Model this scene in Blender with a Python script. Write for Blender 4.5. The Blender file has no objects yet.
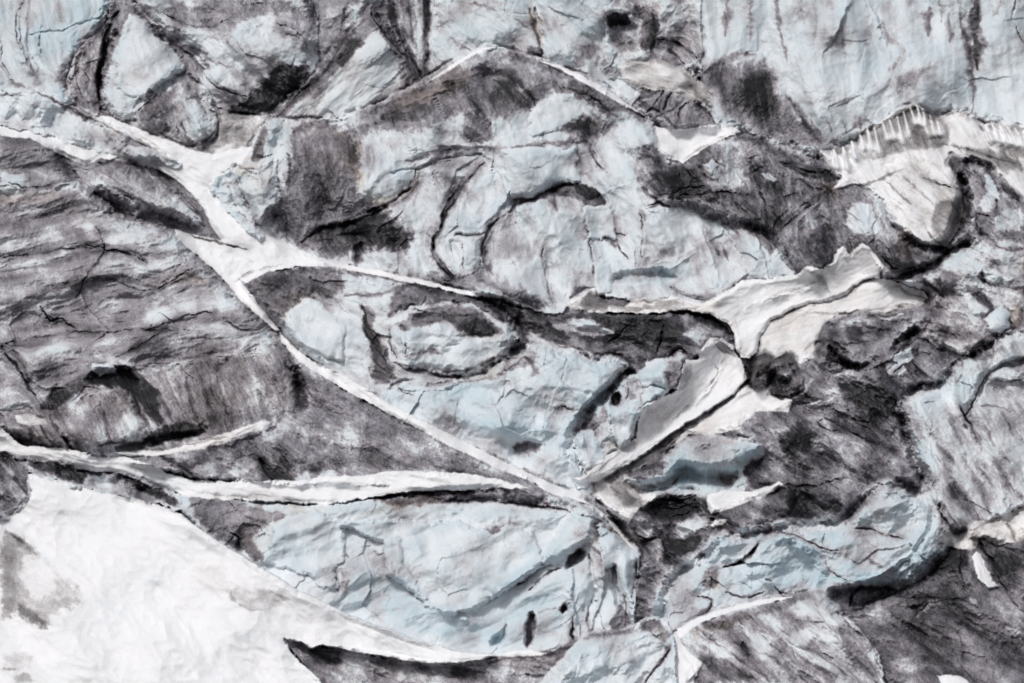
import bpy, math
import numpy as np

# ---------------------------------------------------------------- scale of the place
PX_F = 2730.0                 # focal length in photo units; 1024 of them are 150 m at 400 m distance
S = 400.0 / PX_F              # metres per unit at 400 m
CAM_Z = 60.0
GRID = 0.85                    # spacing of the ice surface samples
X_LO, X_HI, Y_LO, Y_HI = -46.0, 1070.0, -40.0, 723.0

scene = bpy.context.scene
col = scene.collection

# ---------------------------------------------------------------- noise
def _hash(ix, iy, seed):
    h = (ix.astype(np.int64) * 374761393 + iy.astype(np.int64) * 668265263 + seed * 974711) & 0xFFFFFFFF
    h = ((h ^ (h >> 13)) * 1274126177) & 0xFFFFFFFF
    h = h ^ (h >> 16)
    return h
def perlin(x, y, seed=0):
    xi = np.floor(x); yi = np.floor(y)
    xf = x - xi; yf = y - yi
    u = xf*xf*xf*(xf*(xf*6-15)+10); v = yf*yf*yf*(yf*(yf*6-15)+10)
    def g(dx, dy):
        a = _hash(xi+dx, yi+dy, seed) * (2*math.pi/4294967296.0)
        return np.cos(a)*(xf-dx) + np.sin(a)*(yf-dy)
    n00, n10, n01, n11 = g(0,0), g(1,0), g(0,1), g(1,1)
    a = n00 + u*(n10-n00); b = n01 + u*(n11-n01)
    return (a + v*(b-a)) * 1.5
def fbm(x, y, seed=0, oct=5, gain=.5, lac=2.03):
    t = 0; a = 1; s = 0
    for k in range(oct):
        t = t + a*perlin(x, y, seed+17*k); s += a
        x = x*lac + 3.7; y = y*lac - 1.9; a *= gain
    return t / s
def ridged(x, y, seed=0, oct=4, gain=.5):
    t = 0; a = 1; s = 0
    for k in range(oct):
        t = t + a*(1-np.abs(perlin(x, y, seed+31*k))*1.6); s += a
        x = x*2.1 + 5.1; y = y*2.1 + 1.3; a *= gain
    return t / s
def facets(x, y, seed=0):
    """flat facets of broken ice: each jittered cell is a small plane with its own tilt; returns height and nearness to an arris"""
    xi = np.floor(x); yi = np.floor(y)
    f1 = np.full(x.shape, 9.0); f2 = np.full(x.shape, 9.0); hh = np.zeros(x.shape)
    for dx in (-1, 0, 1):
        for dy in (-1, 0, 1):
            cx, cy = xi+dx, yi+dy
            h = _hash(cx, cy, seed); h2 = _hash(cx, cy, seed+999); h3 = _hash(cx, cy, seed+555)
            ox = x-cx-(h & 0xFFFF)/65535.0; oy = y-cy-(h2 & 0xFFFF)/65535.0
            d = np.hypot(ox, oy)
            near = d < f1
            f2 = np.where(near, f1, np.minimum(f2, d)); f1 = np.where(near, d, f1)
            th = (h3 & 0xFFFF)*(2*math.pi/65535.0); k = .35+((h3 >> 16) & 0xFF)/255.0
            hh = np.where(near, k*(ox*np.cos(th)+oy*np.sin(th)) + .25*(((h >> 16) & 0xFF)/255.0-.5), hh)
    return hh, f2-f1
def sstep(a, b, x):
    t = np.clip((x-a)/(b-a), 0, 1); return t*t*(3-2*t)

# ---------------------------------------------------------------- outlines and strokes
TILE = {'P': (0, 0, 1.0)}
for r, oy in zip('ABC', (0, 228, 455)):
    for c, ox in zip('123', (0, 342, 682)):
        TILE[r+c] = (ox, oy, 1024/342.0)
def pts(s, tile='P'):
    ox, oy, k = TILE[tile]
    a = np.array([[float(v) for v in q.split(',')] for q in s.split()])
    return a/k + np.array([ox, oy])
def smooth_line(p, closed, n_=2):
    """one pass of corner cutting keeps outlines from looking like polygons"""
    for _ in range(n_):
        q = np.roll(p, -1, 0) if closed else p[1:]
        b = p if closed else p[:-1]
        n = np.empty((2*len(b), 2)); n[0::2] = .78*b+.22*q; n[1::2] = .22*b+.78*q
        if not closed: n[0] = p[0]; n[-1] = p[-1]
        p = n
    return p
def seg_dist(x, y, p, closed):
    best = np.full(x.shape, 1e9); side = np.zeros(x.shape); inside = np.zeros(x.shape, bool); tpar = np.zeros(x.shape); tang = np.zeros(x.shape)
    n = len(p)
    for i in range(n if closed else n-1):
        ax, ay = p[i]; bx, by = p[(i+1) % n]
        ex, ey = bx-ax, by-ay; L = ex*ex+ey*ey
        if L < 1e-9: continue
        t = np.clip(((x-ax)*ex+(y-ay)*ey)/L, 0, 1)
        d = (x-ax-t*ex)**2 + (y-ay-t*ey)**2
        m = d < best
        best = np.where(m, d, best)
        if closed:
            if ay != by:
                c = ((ay > y) != (by > y)) & (x < (bx-ax)*(y-ay)/(by-ay)+ax)
                inside ^= c
        else:
            side = np.where(m, np.sign(ex*(y-ay)-ey*(x-ax)), side)
            tpar = np.where(m, (i+t)/(n-1), tpar); tang = np.where(m, math.atan2(ey, ex), tang)
    d = np.sqrt(best)
    if closed: return np.where(inside, d, -d), None, None, None
    return d, side, tpar, tang

def parse(text):
    out = []
    for ln in text.strip().splitlines():
        ln = ln.split('#')[0].strip()
        if not ln: continue
        head, body = ln.split(':')
        h = head.split()
        out.append((h[1], float(h[2]), max(.9 if h[1] in 'cdbulgrsp' else 1.2, 1.35*float(h[3])/TILE[h[0]][2]), smooth_line(pts(body, h[0]), h[1].isupper(), 0 if h[1] == 'F' else 1 if h[1].isupper() else 2)))
    return out

# ---------------------------------------------------------------- surfaces
def base_depth(px, py):
    return 400 + (341.5-py)*S*1.0

def tag(o, label=None, cat=None, group=None, kind=None):
    if isinstance(o, dict): o['tag'] = (label, cat, group); return o
    if label: o['kind'] = kind or 'thing'
    if label: o['label'] = label
    if cat: o['category'] = cat
    if group: o['group'] = group
    if kind: o['kind'] = kind
    return o

QUEUE = []
def mass(name, outline, lift, strokes='', **kw):
    keep = []; plates = []; claims = []
    for ln in strokes.splitlines():                       # broken plates standing proud, silt caps and blades are parts of their block
        f = ln.split(':')[0].split()
        if len(f) >= 4 and f[1] == 'F' and 'part_of' not in kw: plates.append((f, ln.split(':')[1].strip()))
        elif len(f) == 3 and f[1] == 'K': claims.append((f[0], f[2], ln.split(':')[1].strip()))
        else:
            keep.append(ln)
            if len(f) == 4 and f[1] == 'p':
                p = [[float(v) for v in c.split(',')] for c in ln.split(':')[1].split()]
                claims.append((f[0], 'snow_blade', ' '.join(f'{c[0]+d:.0f},{c[1]:.0f}' for c, d in zip(p+p[::-1], (-1, -5, -6, 7, 6, 2)))))
    q = dict(name=name, outline=outline, lift=lift, strokes='\n'.join(keep), kw=kw, tag=None); QUEUE.append(q)
    for i, (f, body) in enumerate(plates):
        QUEUE.append(dict(name=f[4] if len(f) > 4 else 'ice_plate', outline=body, lift=lift+.01+.001*i, strokes='', tag=None,
                     kw=dict(tile=f[0], part_of=name, drape=.75*float(f[2]), spread=3, edge=3, blend=1.2, rough=2.0, amp=.25, wave=30, facet=.25,
                             dirt=.03, blue=kw.get('blue', 0), ang=kw.get('ang', 0), mott=.8, crack=.1, mat=kw.get('mat', 'ice'))))
    for i, (tl, nm, body) in enumerate(claims):
        QUEUE.append(dict(name=nm, outline=body, lift=lift+.03+.001*i, strokes='', tag=None, kw=dict(tile=tl, part_of=name, host=kw.get('name_id', name))))
    return q

def bed_depth(x, y):
    return base_depth(x, y) + 2.2 - 1.6*fbm(x/90, y/90, 5, 4) - 1.0*(ridged(x/40, y/40, 6, 3)-.6)
def box(a, r):
    r = int(r)
    for ax in (0, 1):
        p = np.concatenate([np.repeat(a.take([0], ax), r+1, ax), a, np.repeat(a.take([-1], ax), r, ax)], ax)
        c = np.cumsum(p, ax); n = a.shape[ax]
        a = (c.take(range(2*r+1, 2*r+1+n), ax) - c.take(range(0, n), ax))/(2*r+1)
    return a
def minf(a, r):
    for ax in (0, 1):                                     # nearest surface within r samples (separable, by doubling)
        done = 0
        while done < r:
            k = min(max(1, done), r-done); n = a.shape[ax]
            i = np.arange(n)
            a = np.minimum(np.minimum(a, a.take(np.clip(i+k, 0, n-1), ax)), a.take(np.clip(i-k, 0, n-1), ax)); done += k
    return a
def lookup(a, u, v):
    u = np.clip(u, 0, a.shape[1]-1.001); v = np.clip(v, 0, a.shape[0]-1.001)
    i = u.astype(np.int32); j = v.astype(np.int32); fu = u-i; fv = v-j
    return (a[j, i]*(1-fu)+a[j, i+1]*fu)*(1-fv) + (a[j+1, i]*(1-fu)+a[j+1, i+1]*fu)*fv

# one continuous surface of the icefall; every body of ice or snow is carved into it, then cut out as an object of its own
GX, GY = np.meshgrid(np.arange(X_LO, X_HI+.5, GRID), np.arange(Y_LO, Y_HI+.5, GRID))
NY, NX = GX.shape
Z = bed_depth(GX, GY)
F = {k: np.zeros(GX.shape) for k in ('dirt', 'brown', 'blue', 'snow', 'c2', 's2', 'mott', 'vein', 'flow', 'crack')}
F['dirt'] += .5; F['mott'] += 1; F['c2'] += 1; F['flow'] += .5
OWN = np.full(GX.shape, -1)
LIFT_K = .32

def warp(x, y, a, sd):
    return (x + a*(fbm(x/34, y/34, sd, 5, .58))*1.6, y + a*(fbm(x/34, y/34, sd+7, 5, .58))*1.6)

def claim(n, outline, tile, part_of):
    """a patch of a block with a look of its own: no new shape, only its own object"""
    poly = smooth_line(pts(outline, tile), True, 1)
    i0 = max(0, int((poly[:, 0].min()-4-X_LO)/GRID)); i1 = min(NX, int((poly[:, 0].max()+4-X_LO)/GRID)+2)
    j0 = max(0, int((poly[:, 1].min()-4-Y_LO)/GRID)); j1 = min(NY, int((poly[:, 1].max()+4-Y_LO)/GRID)+2)
    X, Y = GX[j0:j1, i0:i1], GY[j0:j1, i0:i1]
    if X.size == 0: return
    q = seg_dist(X + 3*fbm(X/14, Y/14, n, 3), Y + 3*fbm(X/14, Y/14, n+5, 3), poly, True)[0]
    O = OWN[j0:j1, i0:i1]
    host = [k for k in range(len(QUEUE)) if QUEUE[k]['name'] == part_of or QUEUE[k]['kw'].get('part_of') == part_of]
    O[(q > 0) & np.isin(O, host)] = n

def carve(n, name, outline, lift, strokes='', ty=0.0, tx=0.0, edge=10.0, edge_d=2.5, amp=1.0, wave=60.0, ang=0.0, stretch=1.0,
          facet=0.0, facet_w=26.0, dirt=0.05, mott=1.0, brown=0.0, blue=0.0, rough=2.5, mat='ice', tile='P', fine=1.0, crack=0.2,
          veins=0.0, drape=None, fill=0, spread=6, weld=1.3, lip=.4, pivot=None, ragged=4.5, shrink=0.0, part=.75, blend=None, part_of=None, seam=0.0):
    sd0 = 11 + 101*n
    poly = smooth_line(pts(outline, tile), True, 0 if part_of or mat == 'snow' else 1)
    blend = blend if blend is not None else (.9 if mat == 'snow' else 4.0)
    pad = 12
    i0 = max(0, int((poly[:, 0].min()-pad-X_LO)/GRID)); i1 = min(NX, int((poly[:, 0].max()+pad-X_LO)/GRID)+2)
    j0 = max(0, int((poly[:, 1].min()-pad-Y_LO)/GRID)); j1 = min(NY, int((poly[:, 1].max()+pad-Y_LO)/GRID)+2)
    sl = (slice(j0, j1), slice(i0, i1))
    X, Y = GX[sl], GY[sl]
    wx, wy = warp(X, Y, rough, sd0)
    e2 = seg_dist(wx, wy, poly, True)[0]
    e2 = e2 + (1.1 if mat == 'snow' else 1.8)*fbm(X/6, Y/6, sd0+8, 3, .6)
    e2 = e2 + (0 if mat == 'snow' else 2.5 + ragged*fbm(X/15, Y/15, sd0+9, 4, .6))
    e2 = e2 - shrink
    msk = e2 > -10
    x, y, e = X[msk], Y[msk], e2[msk]
    wx, wy = warp(x, y, 3.0, sd0+3)
    wx = wx + 2.0*fbm(x/8, y/8, sd0+5, 3); wy = wy + 2.0*fbm(x/8, y/8, sd0+6, 3)
    ca, sa = math.cos(math.radians(ang)), math.sin(math.radians(ang))
    u = (x*ca + y*sa)/stretch; v = -x*sa + y*ca           # u runs along the grain
    big = fbm(u/wave, v/wave, sd0+21, 2)
    h = amp*(3.2*big + .9*(ridged(u/(wave*.55)+9, v/(wave*.55), sd0+22, 3, .5)-.6))
    h = h + fine*.10*fbm(x/16, y/16, sd0+25, 3, .6)
    dd = np.full(x.shape, float(dirt)); bb = np.full(x.shape, float(brown)); bl = np.full(x.shape, float(blue))
    if facet:
        qx = x + 8*fbm(x/38, y/38, sd0+41, 3); qy = y + 8*fbm(x/38, y/38, sd0+42, 3)
        qu = (qx*ca + qy*sa)/max(1, stretch*.7); qv = -qx*sa + qy*ca
        h1, a1 = facets(qu/facet_w, qv/facet_w, sd0+43); h2, a2 = facets(qu/(facet_w*.45)+7.7, qv/(facet_w*.45), sd0+44)
        gate = sstep(-.15, .3, fbm(x/70, y/70, sd0+46, 2))
        h = h + .75*facet*facet_w*S*(.30*h1*(.35+.65*gate) + .09*h2*gate)
        dd = dd + .03*facet*sstep(.05, 0, a1)*gate
    c2 = np.full(x.shape, math.cos(2*math.radians(ang))); s2 = np.full(x.shape, math.sin(2*math.radians(ang)))
    wob = np.clip(.9+1.2*fbm(x/14, y/14, sd0+91, 3), .2, 1.8)
    rag = 1.5*fbm(u*stretch/(6*max(1, .8*stretch)), v/6, sd0+93, 5, .62)   # ragged along the grain
    gap = .35+.65*sstep(-.25, .15, fbm(x/19, y/19, sd0+92, 2))
    for kind, a, w, p in parse(strokes):
        m = (x > p[:, 0].min()-3.2*w-22) & (x < p[:, 0].max()+3.2*w+22) & (y > p[:, 1].min()-3.2*w-22) & (y < p[:, 1].max()+3.2*w+22)
        if not m.any(): continue
        qx, qy = wx[m], wy[m]
        if kind.isupper():
            q = seg_dist(qx, qy, p, True)[0]
            f = sstep(-w, w, q) if kind in 'RHF' else sstep(-.55*w, .55*w, q + .7*min(w, 9)*rag[m])
            if kind == 'D': dd[m] += 1.2*a*f
            elif kind == 'B': bb[m] += a*f
            elif kind == 'U': bl[m] += a*f
            elif kind == 'R': h[m] += 1.5*a*f
            elif kind == 'L': dd[m] *= 1-a*f              # washed clean
            elif kind == 'F': h[m] += a*sstep(-1.0, 1.0, q); dd[m] *= 1-.85*f   # a clean plate standing proud
            elif kind == 'H': h[m] -= 1.5*a*f; bl[m] += .4*f
        else:
            q, side, tp, tg = seg_dist(qx, qy, p, False)
            taper = np.minimum(1, .3+3.2*np.minimum(tp, 1-tp))*wob[m]
            f = np.exp(-(q/(w*taper))**2)
            fw = np.exp(-(q/9.0)**2)*1.6
            c2[m] += fw*np.cos(2*tg); s2[m] += fw*np.sin(2*tg)
            if kind == 'd': dd[m] += 1.15*a*f*np.clip(.95+.28*rag[m], .4, 1.3)*(gap[m] if w < 2.6 else .65+.35*gap[m])
            elif kind == 'b': bb[m] += a*f
            elif kind == 'u': bl[m] += a*f
            elif kind == 'r': h[m] += a*f
            elif kind == 'p':                             # a straight blade, sharp at its upper end
                q = seg_dist(x[m], y[m], p, False); f = np.exp(-(q[0]/(w*np.clip(.25+1.6*q[2], .2, 1)))**2)*sstep(1, .55, q[2])
                h[m] += a*f; dd[m] = dd[m]*(1-.85*f)
            elif kind == 'l': dd[m] *= 1-a*f
            elif kind == 'c':
                f = np.exp(-(q/(.75*w*taper))**2)*gap[m]; h[m] -= 1.5*a*f; dd[m] += min(.7, .18+.24*abs(a))*f + .14*np.exp(-(q/(w*3.5))**2)
            elif kind == 'g': h[m] -= a*f                 # clean groove
            elif kind == 's':                             # one plate overlapping the next
                h[m] += 1.5*a*sstep(-.9, .9, q*side)*np.exp(-(q/w)**2*.8)*np.minimum(1, taper)
    t = 1-np.clip(e/edge, 0, 1)
    cx, cy = pivot if pivot else poly.mean(0)
    Zs = Z[sl]; z0 = Zs[msk]
    if drape is not None:                                 # lies on what is already there
        zz = box(np.minimum(box(minf(Zs, fill) if fill else Zs, spread), Zs), 4)[msk]
        d = np.minimum(zz, z0+.3) - drape*((.08 if mat == 'snow' else .5)+(.92 if mat == 'snow' else .5)*sstep(0, 1, 1-t)) - h*np.clip(.15+e/6, 0, 1)
        d = np.minimum(d, z0-.02)
    else:
        d = base_depth(x, y) - lift*LIFT_K + tx*(x-cx)*S + .6*ty*(y-cy)*S
        d = np.minimum(d, box(Zs, 10)[msk]-.9)
        k = sstep(0, 1, e/(edge*weld))
        d = (z0-lip)*(1-k) + d*k - h*np.clip(.2+e/8, 0, 1)
    kz = sstep(-.6, .6, e)
    Zs[msk] = z0*(1-kz) + d*kz
    if drape is None:                                     # open cracks where one block parts from the next
        op = sstep(-.1, .3, fbm(x/26, y/26, sd0+95, 3))*np.exp(-((e+1.2)/1.7)**2)
        Zs[msk] += part*op
        D_ = F['dirt'][sl]; D_[msk] += .16*part*op
    ka = sstep(-blend, blend, e)
    kf = sstep(-1, 6, e)
    if mat == 'snow': dd = dd + .13*np.exp(-(np.maximum(e, 0)/3.2)**2)*sstep(-.2, .3, fbm(x/17, y/17, sd0+97, 3))
    if seam: dd = dd + seam*np.exp(-(e/2.2)**2)
    for key, val, k in (('dirt', dd, ka), ('brown', bb, ka), ('blue', bl, ka), ('snow', 1.0 if mat == 'snow' else 0.0, sstep(-.9, .9, e)), ('c2', c2, kf), ('s2', s2, kf),
                        ('mott', mott, ka), ('vein', veins, kf), ('flow', min(1, max(.35, stretch/3)), kf), ('crack', crack, kf)):
        A = F[key][sl]; A[msk] = A[msk]*(1-k) + val*k
    O = OWN[sl]; O[e2 > 0] = n

def lic(src, th, steps, h=1.0):
    """smears a grain along the flow of the ice"""
    c, s = np.cos(th), np.sin(th)
    acc = src.copy(); wsum = 1.0
    base_u, base_v = np.meshgrid(np.arange(NX, dtype=float), np.arange(NY, dtype=float))
    for sg in (1, -1):
        u, v = base_u.copy(), base_v.copy(); du, dv = c*sg, s*sg
        for k in range(steps):
            u += du*h; v += dv*h
            i = np.clip(np.round(u), 0, NX-1).astype(np.int32); j = np.clip(np.round(v), 0, NY-1).astype(np.int32)
            nc, ns = c[j, i], s[j, i]
            flip = np.sign(nc*du+ns*dv); flip[flip == 0] = 1
            du, dv = nc*flip, ns*flip
            w = 1-k/(steps+1.0)
            acc += w*lookup(src, u, v)
        wsum += 0
    acc -= acc.mean(); return acc/acc.std()

def finish():
    global Z
    c2, s2 = F['c2'], F['s2']
    for _ in range(2): c2, s2 = box(c2, 4), box(s2, 4)
    th = .5*np.arctan2(s2, c2) + .40*fbm(GX/45, GY/45, 301, 3)
    rng = np.random.default_rng(7)
    white = rng.standard_normal(GX.shape)
    l_fin = lic(white, th, 5)
    l_mid = lic(fbm(GX/4, GY/4, 310, 3)*4, th, 9, 1.2)
    l_wid = lic(fbm(GX/13, GY/13, 320, 4, .6)*4, th, 15, 2.0)
    l_big = lic(fbm(GX/26, GY/26, 325, 3, .45)*4, th, 14, 3.5)
    def unit(a): return (a-a.mean())/a.std()
    iso = unit(fbm(GX/5, GY/5, 330, 4, .7)); bigb = unit(fbm(GX/60, GY/60, 340, 4, .55)); speck = unit(white*.6+fbm(GX/2.2, GY/2.2, 350, 2)*2)
    fl = F['flow']
    body0 = np.clip(F['dirt']*3, 0, 1)
    # relief that follows the flow
    snow = F['snow']
    Z = Z - (1-.6*snow)*(.045*l_mid*fl*(.3+.7*body0) + .19*l_wid*(.25+.5*F['vein']+.25*fl)*(.35+.65*body0)) - .014*l_fin*fl - (1-.6*snow)*(.030*iso + .045*unit(fbm(GX/11, GY/11, 335, 3, .6)) + .022*unit(fbm(GX/2.6, GY/2.6, 336, 2)))*(.15+body0)
    Z = Z - (1-.75*snow)*.42*l_big*(.5+.5*fl)
    Z = Z - snow*(.012*unit(fbm(GX/7, GY/7, 337, 3, .6)) + .055*unit(fbm(GX/34, GY/24, 338, 3, .5)))
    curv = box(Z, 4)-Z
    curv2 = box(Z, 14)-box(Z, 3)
    dd = np.clip(F['dirt'], 0, 1.1)
    body = np.clip(4*np.clip(dd, 0, 1)*(1-np.clip(dd, 0, 1)*.75), 0, 1)
    fl2 = .35+.65*fl
    med = unit(fbm(GX/24, GY/24, 345, 4, .6))
    n = .022*l_mid*fl2 + .014*l_fin*fl2 + .030*l_wid*fl2 + .024*iso + .075*bigb + .050*med + .028*speck
    dd = dd + (1-snow)*(.075*np.clip(bigb+.5*med, 0, 2.2) + .04*np.clip(l_wid, 0, 2))*(1-body)
    dd = dd + F['mott']*n*(.16+.84*body)*(1-.35*snow) + F['vein']*.11*l_wid
    dd = dd + (.06+F['crack'])*(.2+.8*body)*(.22*sstep(1.9, 2.8, l_mid) + .16*sstep(2.2, 3.1, l_fin))
    dd = dd - .07*np.clip(curv/.12, -1.0, 1)*(.10+.9*body) - .05*np.clip(curv2/.5, -1, 1)*body   # silt gathers in the lows; broad hollows also get painted occlusion shade
    F['dirt'] = np.clip(dd, 0, 1)
    F['brown'] = np.clip(F['brown']*(1+.35*bigb+.3*l_mid) + .05*(bigb > .8), 0, 1)
    F['blue'] = np.clip(F['blue'] + .05 + .11*np.clip(unit(fbm(GX/70, GY/40, 360, 4)), -1.2, 2) + .05*l_wid - .07*l_big - .25*np.clip(curv2/.6, -1, 1)*-1*(1-snow), 0, 1)

def cut_out():
    W = np.stack([(GX-512)/PX_F*Z, Z, CAM_Z+(341.5-GY)/PX_F*Z], -1)
    du = np.gradient(W, axis=1); dv = np.gradient(W, axis=0)
    Nn = np.cross(dv, du); Nn /= np.linalg.norm(Nn, axis=-1, keepdims=True)
    if (Nn[..., 1] > 0).mean() > .5: Nn = -Nn
    cell = OWN[:-1, :-1]
    made = {}
    gid = np.arange(NY*NX).reshape(NY, NX)
    A = np.stack([gid[:-1, :-1], gid[1:, :-1], gid[1:, 1:], gid[:-1, 1:]], -1)
    Wf, Nf = W.reshape(-1, 3), Nn.reshape(-1, 3)
    order = sorted(range(len(QUEUE)), key=lambda n: 'part_of' in QUEUE[n]['kw'])
    for n in [-1] + order:
        q = QUEUE[n] if n >= 0 else dict(name='glacier', kw={}, tag=None)
        fc = A[cell == n]
        if len(fc) < 4: print('hidden:', q['name']); continue
        ids = np.unique(fc); look = np.full(NY*NX, -1, np.int64); look[ids] = np.arange(len(ids))
        fc = look[fc]
        ed = np.concatenate([fc[:, [0, 1]], fc[:, [1, 2]], fc[:, [2, 3]], fc[:, [3, 0]]])
        key = np.minimum(ed[:, 0], ed[:, 1])*4000000 + np.maximum(ed[:, 0], ed[:, 1])
        _, first, cnt = np.unique(key, return_index=True, return_counts=True)
        rim = ed[first[cnt == 1]]; rv = np.unique(rim)
        back = np.full(len(ids), -1, np.int64); back[rv] = len(ids)+np.arange(len(rv))
        co = Wf[ids]; eye = co[rv]-np.array([0, 0, CAM_Z])
        deep = eye*(1+3.5/400) + np.array([0, 0, CAM_Z])   # the body goes on behind its face
        V = np.concatenate([co, deep])
        Fa = np.concatenate([fc, np.stack([rim[:, 1], rim[:, 0], back[rim[:, 0]], back[rim[:, 1]]], 1)])
        org = co.mean(0)
        me = bpy.data.meshes.new(q['name'])
        me.vertices.add(len(V)); me.vertices.foreach_set('co', (V-org).astype(np.float32).ravel())
        me.loops.add(Fa.size); me.loops.foreach_set('vertex_index', Fa.astype(np.int32).ravel())
        me.polygons.add(len(Fa)); me.polygons.foreach_set('loop_start', np.arange(0, Fa.size, 4, dtype=np.int32))
        me.polygons.foreach_set('use_smooth', np.ones(len(Fa), bool))
        me.update(calc_edges=True)
        for nm in ('dirt', 'brown', 'blue', 'snow'):
            at = me.attributes.new(nm, 'FLOAT', 'POINT')
            f = F[nm].ravel()[ids]; at.data.foreach_set('value', np.concatenate([f, f[rv]]).astype(np.float32))
        me.normals_split_custom_set_from_vertices(np.concatenate([Nf[ids], Nf[ids][rv]]).astype(np.float32).tolist())
        me.materials.append(MAT)
        o = bpy.data.objects.new(q['name'], me); col.objects.link(o)
        p = q['kw'].get('part_of')
        if p: o.parent = made[p]; o.location = org-np.array(made[p].location)
        else: o.location = org
        made.setdefault(q['name'], o)
        if q['tag']: tag(o, *q['tag'])
        elif n < 0: o['kind'] = 'structure'

def build_all():
    for n in sorted(range(len(QUEUE)), key=lambda n: QUEUE[n]['lift']):      # from the back of the icefall to the front
        q = QUEUE[n]
        if 'host' in q['kw']: claim(n, q['outline'], q['kw']['tile'], q['kw']['part_of']); continue
        carve(n, q['name'], q['outline'], q['lift'], q['strokes'], **q['kw'])
    finish(); cut_out()

# ---------------------------------------------------------------- materials
def make_mat(name, ice_clean, ice_deep, ice_stops, snow_clean, snow_deep, snow_stops):
    m = bpy.data.materials.new(name); m.use_nodes = True
    nt = m.node_tree; N = nt.nodes; L = nt.links
    for n in list(N): N.remove(n)
    def node(t, **kw):
        n = N.new(t)
        for k, v in kw.items(): setattr(n, k, v)
        return n
    def math_(op, a, b=None, c=None):
        n = node('ShaderNodeMath', operation=op)
        for i, q in enumerate((a, b, c)):
            if q is None: continue
            if isinstance(q, (int, float)): n.inputs[i].default_value = q
            else: L.new(q, n.inputs[i])
        return n.outputs[0]
    def mix(f, a, b, mode='MIX'):
        n = node('ShaderNodeMix', data_type='RGBA', blend_type=mode)
        for i, q in ((0, f), (6, a), (7, b)):
            if isinstance(q, (int, float)): n.inputs[i].default_value = q
            elif isinstance(q, tuple): n.inputs[i].default_value = (*q, 1)
            else: L.new(q, n.inputs[i])
        return n.outputs[2]
    geo = node('ShaderNodeNewGeometry')
    def noise(scale, detail, rgh=.6):
        n = node('ShaderNodeTexNoise'); L.new(geo.outputs['Position'], n.inputs['Vector'])
        n.inputs['Scale'].default_value = scale; n.inputs['Detail'].default_value = detail; n.inputs['Roughness'].default_value = rgh
        return n.outputs[0]
    def attr(nm): return node('ShaderNodeAttribute', attribute_name=nm).outputs['Fac']
    dirt, brown, blue, snow = attr('dirt'), attr('brown'), attr('blue'), attr('snow')
    n1 = noise(3.4, 4, .75); n2 = noise(.35, 3)
    amt = math_('MULTIPLY_ADD', math_('MULTIPLY', dirt, math_('SUBTRACT', 1.15, dirt)), .80, .05)
    dv = math_('ADD', dirt, math_('MULTIPLY', math_('SUBTRACT', n1, .5), amt))
    dv = math_('ADD', dv, math_('MULTIPLY', math_('SUBTRACT', noise(8.0, 2, .6), .5), math_('MULTIPLY', amt, 1.3)))
    def ramp(stops):
        r = node('ShaderNodeValToRGB'); L.new(dv, r.inputs[0]); el = r.color_ramp.elements
        while len(el) < len(stops): el.new(.5)
        for q, (p, c) in zip(el, stops): q.position = p; q.color = (*c, 1)
        return r.outputs[0]
    cover = node('ShaderNodeMapRange'); L.new(dv, cover.inputs[0]); cover.inputs[1].default_value = .0; cover.inputs[2].default_value = .30
    tone = math_('MINIMUM', math_('ADD', blue, math_('MULTIPLY', math_('SUBTRACT', n2, .5), .4)), 1.0)
    ci = mix(cover.outputs[0], mix(tone, ice_clean, ice_deep), ramp(ice_stops))
    cs = mix(cover.outputs[0], mix(tone, snow_clean, snow_deep), ramp(snow_stops))
    c = mix(snow, ci, cs)
    c = mix(math_('MULTIPLY', brown, math_('SUBTRACT', 1.0, math_('MULTIPLY', snow, .55))), c, mix(1.0, c, (.89, .80, .71), 'MULTIPLY'))
    p = node('ShaderNodeBsdfPrincipled'); L.new(c, p.inputs['Base Color'])
    L.new(math_('MULTIPLY_ADD', snow, .25, .5), p.inputs['Roughness'])
    p.inputs['Specular IOR Level'].default_value = .3
    b = node('ShaderNodeBump'); L.new(noise(2.2, 6, .7), b.inputs['Height'])
    b.inputs['Strength'].default_value = 1.0; b.inputs['Distance'].default_value = .055
    L.new(b.outputs[0], p.inputs['Normal'])
    o = node('ShaderNodeOutputMaterial'); L.new(p.outputs[0], o.inputs[0])
    return m
DIRT = [(.0, (.66, .69, .72)), (.18, (.50, .50, .53)), (.36, (.325, .315, .35)), (.56, (.170, .162, .185)), (.78, (.052, .050, .058)), (1., (.012, .012, .015))]
SNOW = [(.0, (.82, .83, .85)), (.2, (.62, .61, .62)), (.45, (.38, .37, .38)), (.7, (.17, .165, .172)), (.88, (.07, .068, .074)), (1., (.02, .02, .023))]
MAT = make_mat('glacier_ice_and_snow', (.72, .772, .815), (.45, .58, .655), DIRT, (.85, .86, .885), (.76, .82, .87), SNOW)
for k, (ox, oy, q) in {'Q1': (560,150,3.793), 'Q2': (780,150,4.19), 'Q3': (560,320,4.267), 'Q4': (780,300,4.19),
                       'Q5': (600,430,4.267), 'Q6': (220,100,4.267),
                       'Q7': (220,40,2.327), 'Q8': (620,120,2.438), 'Q9': (0,280,2.327)}.items():
    TILE[k] = (ox, oy, q)

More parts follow.
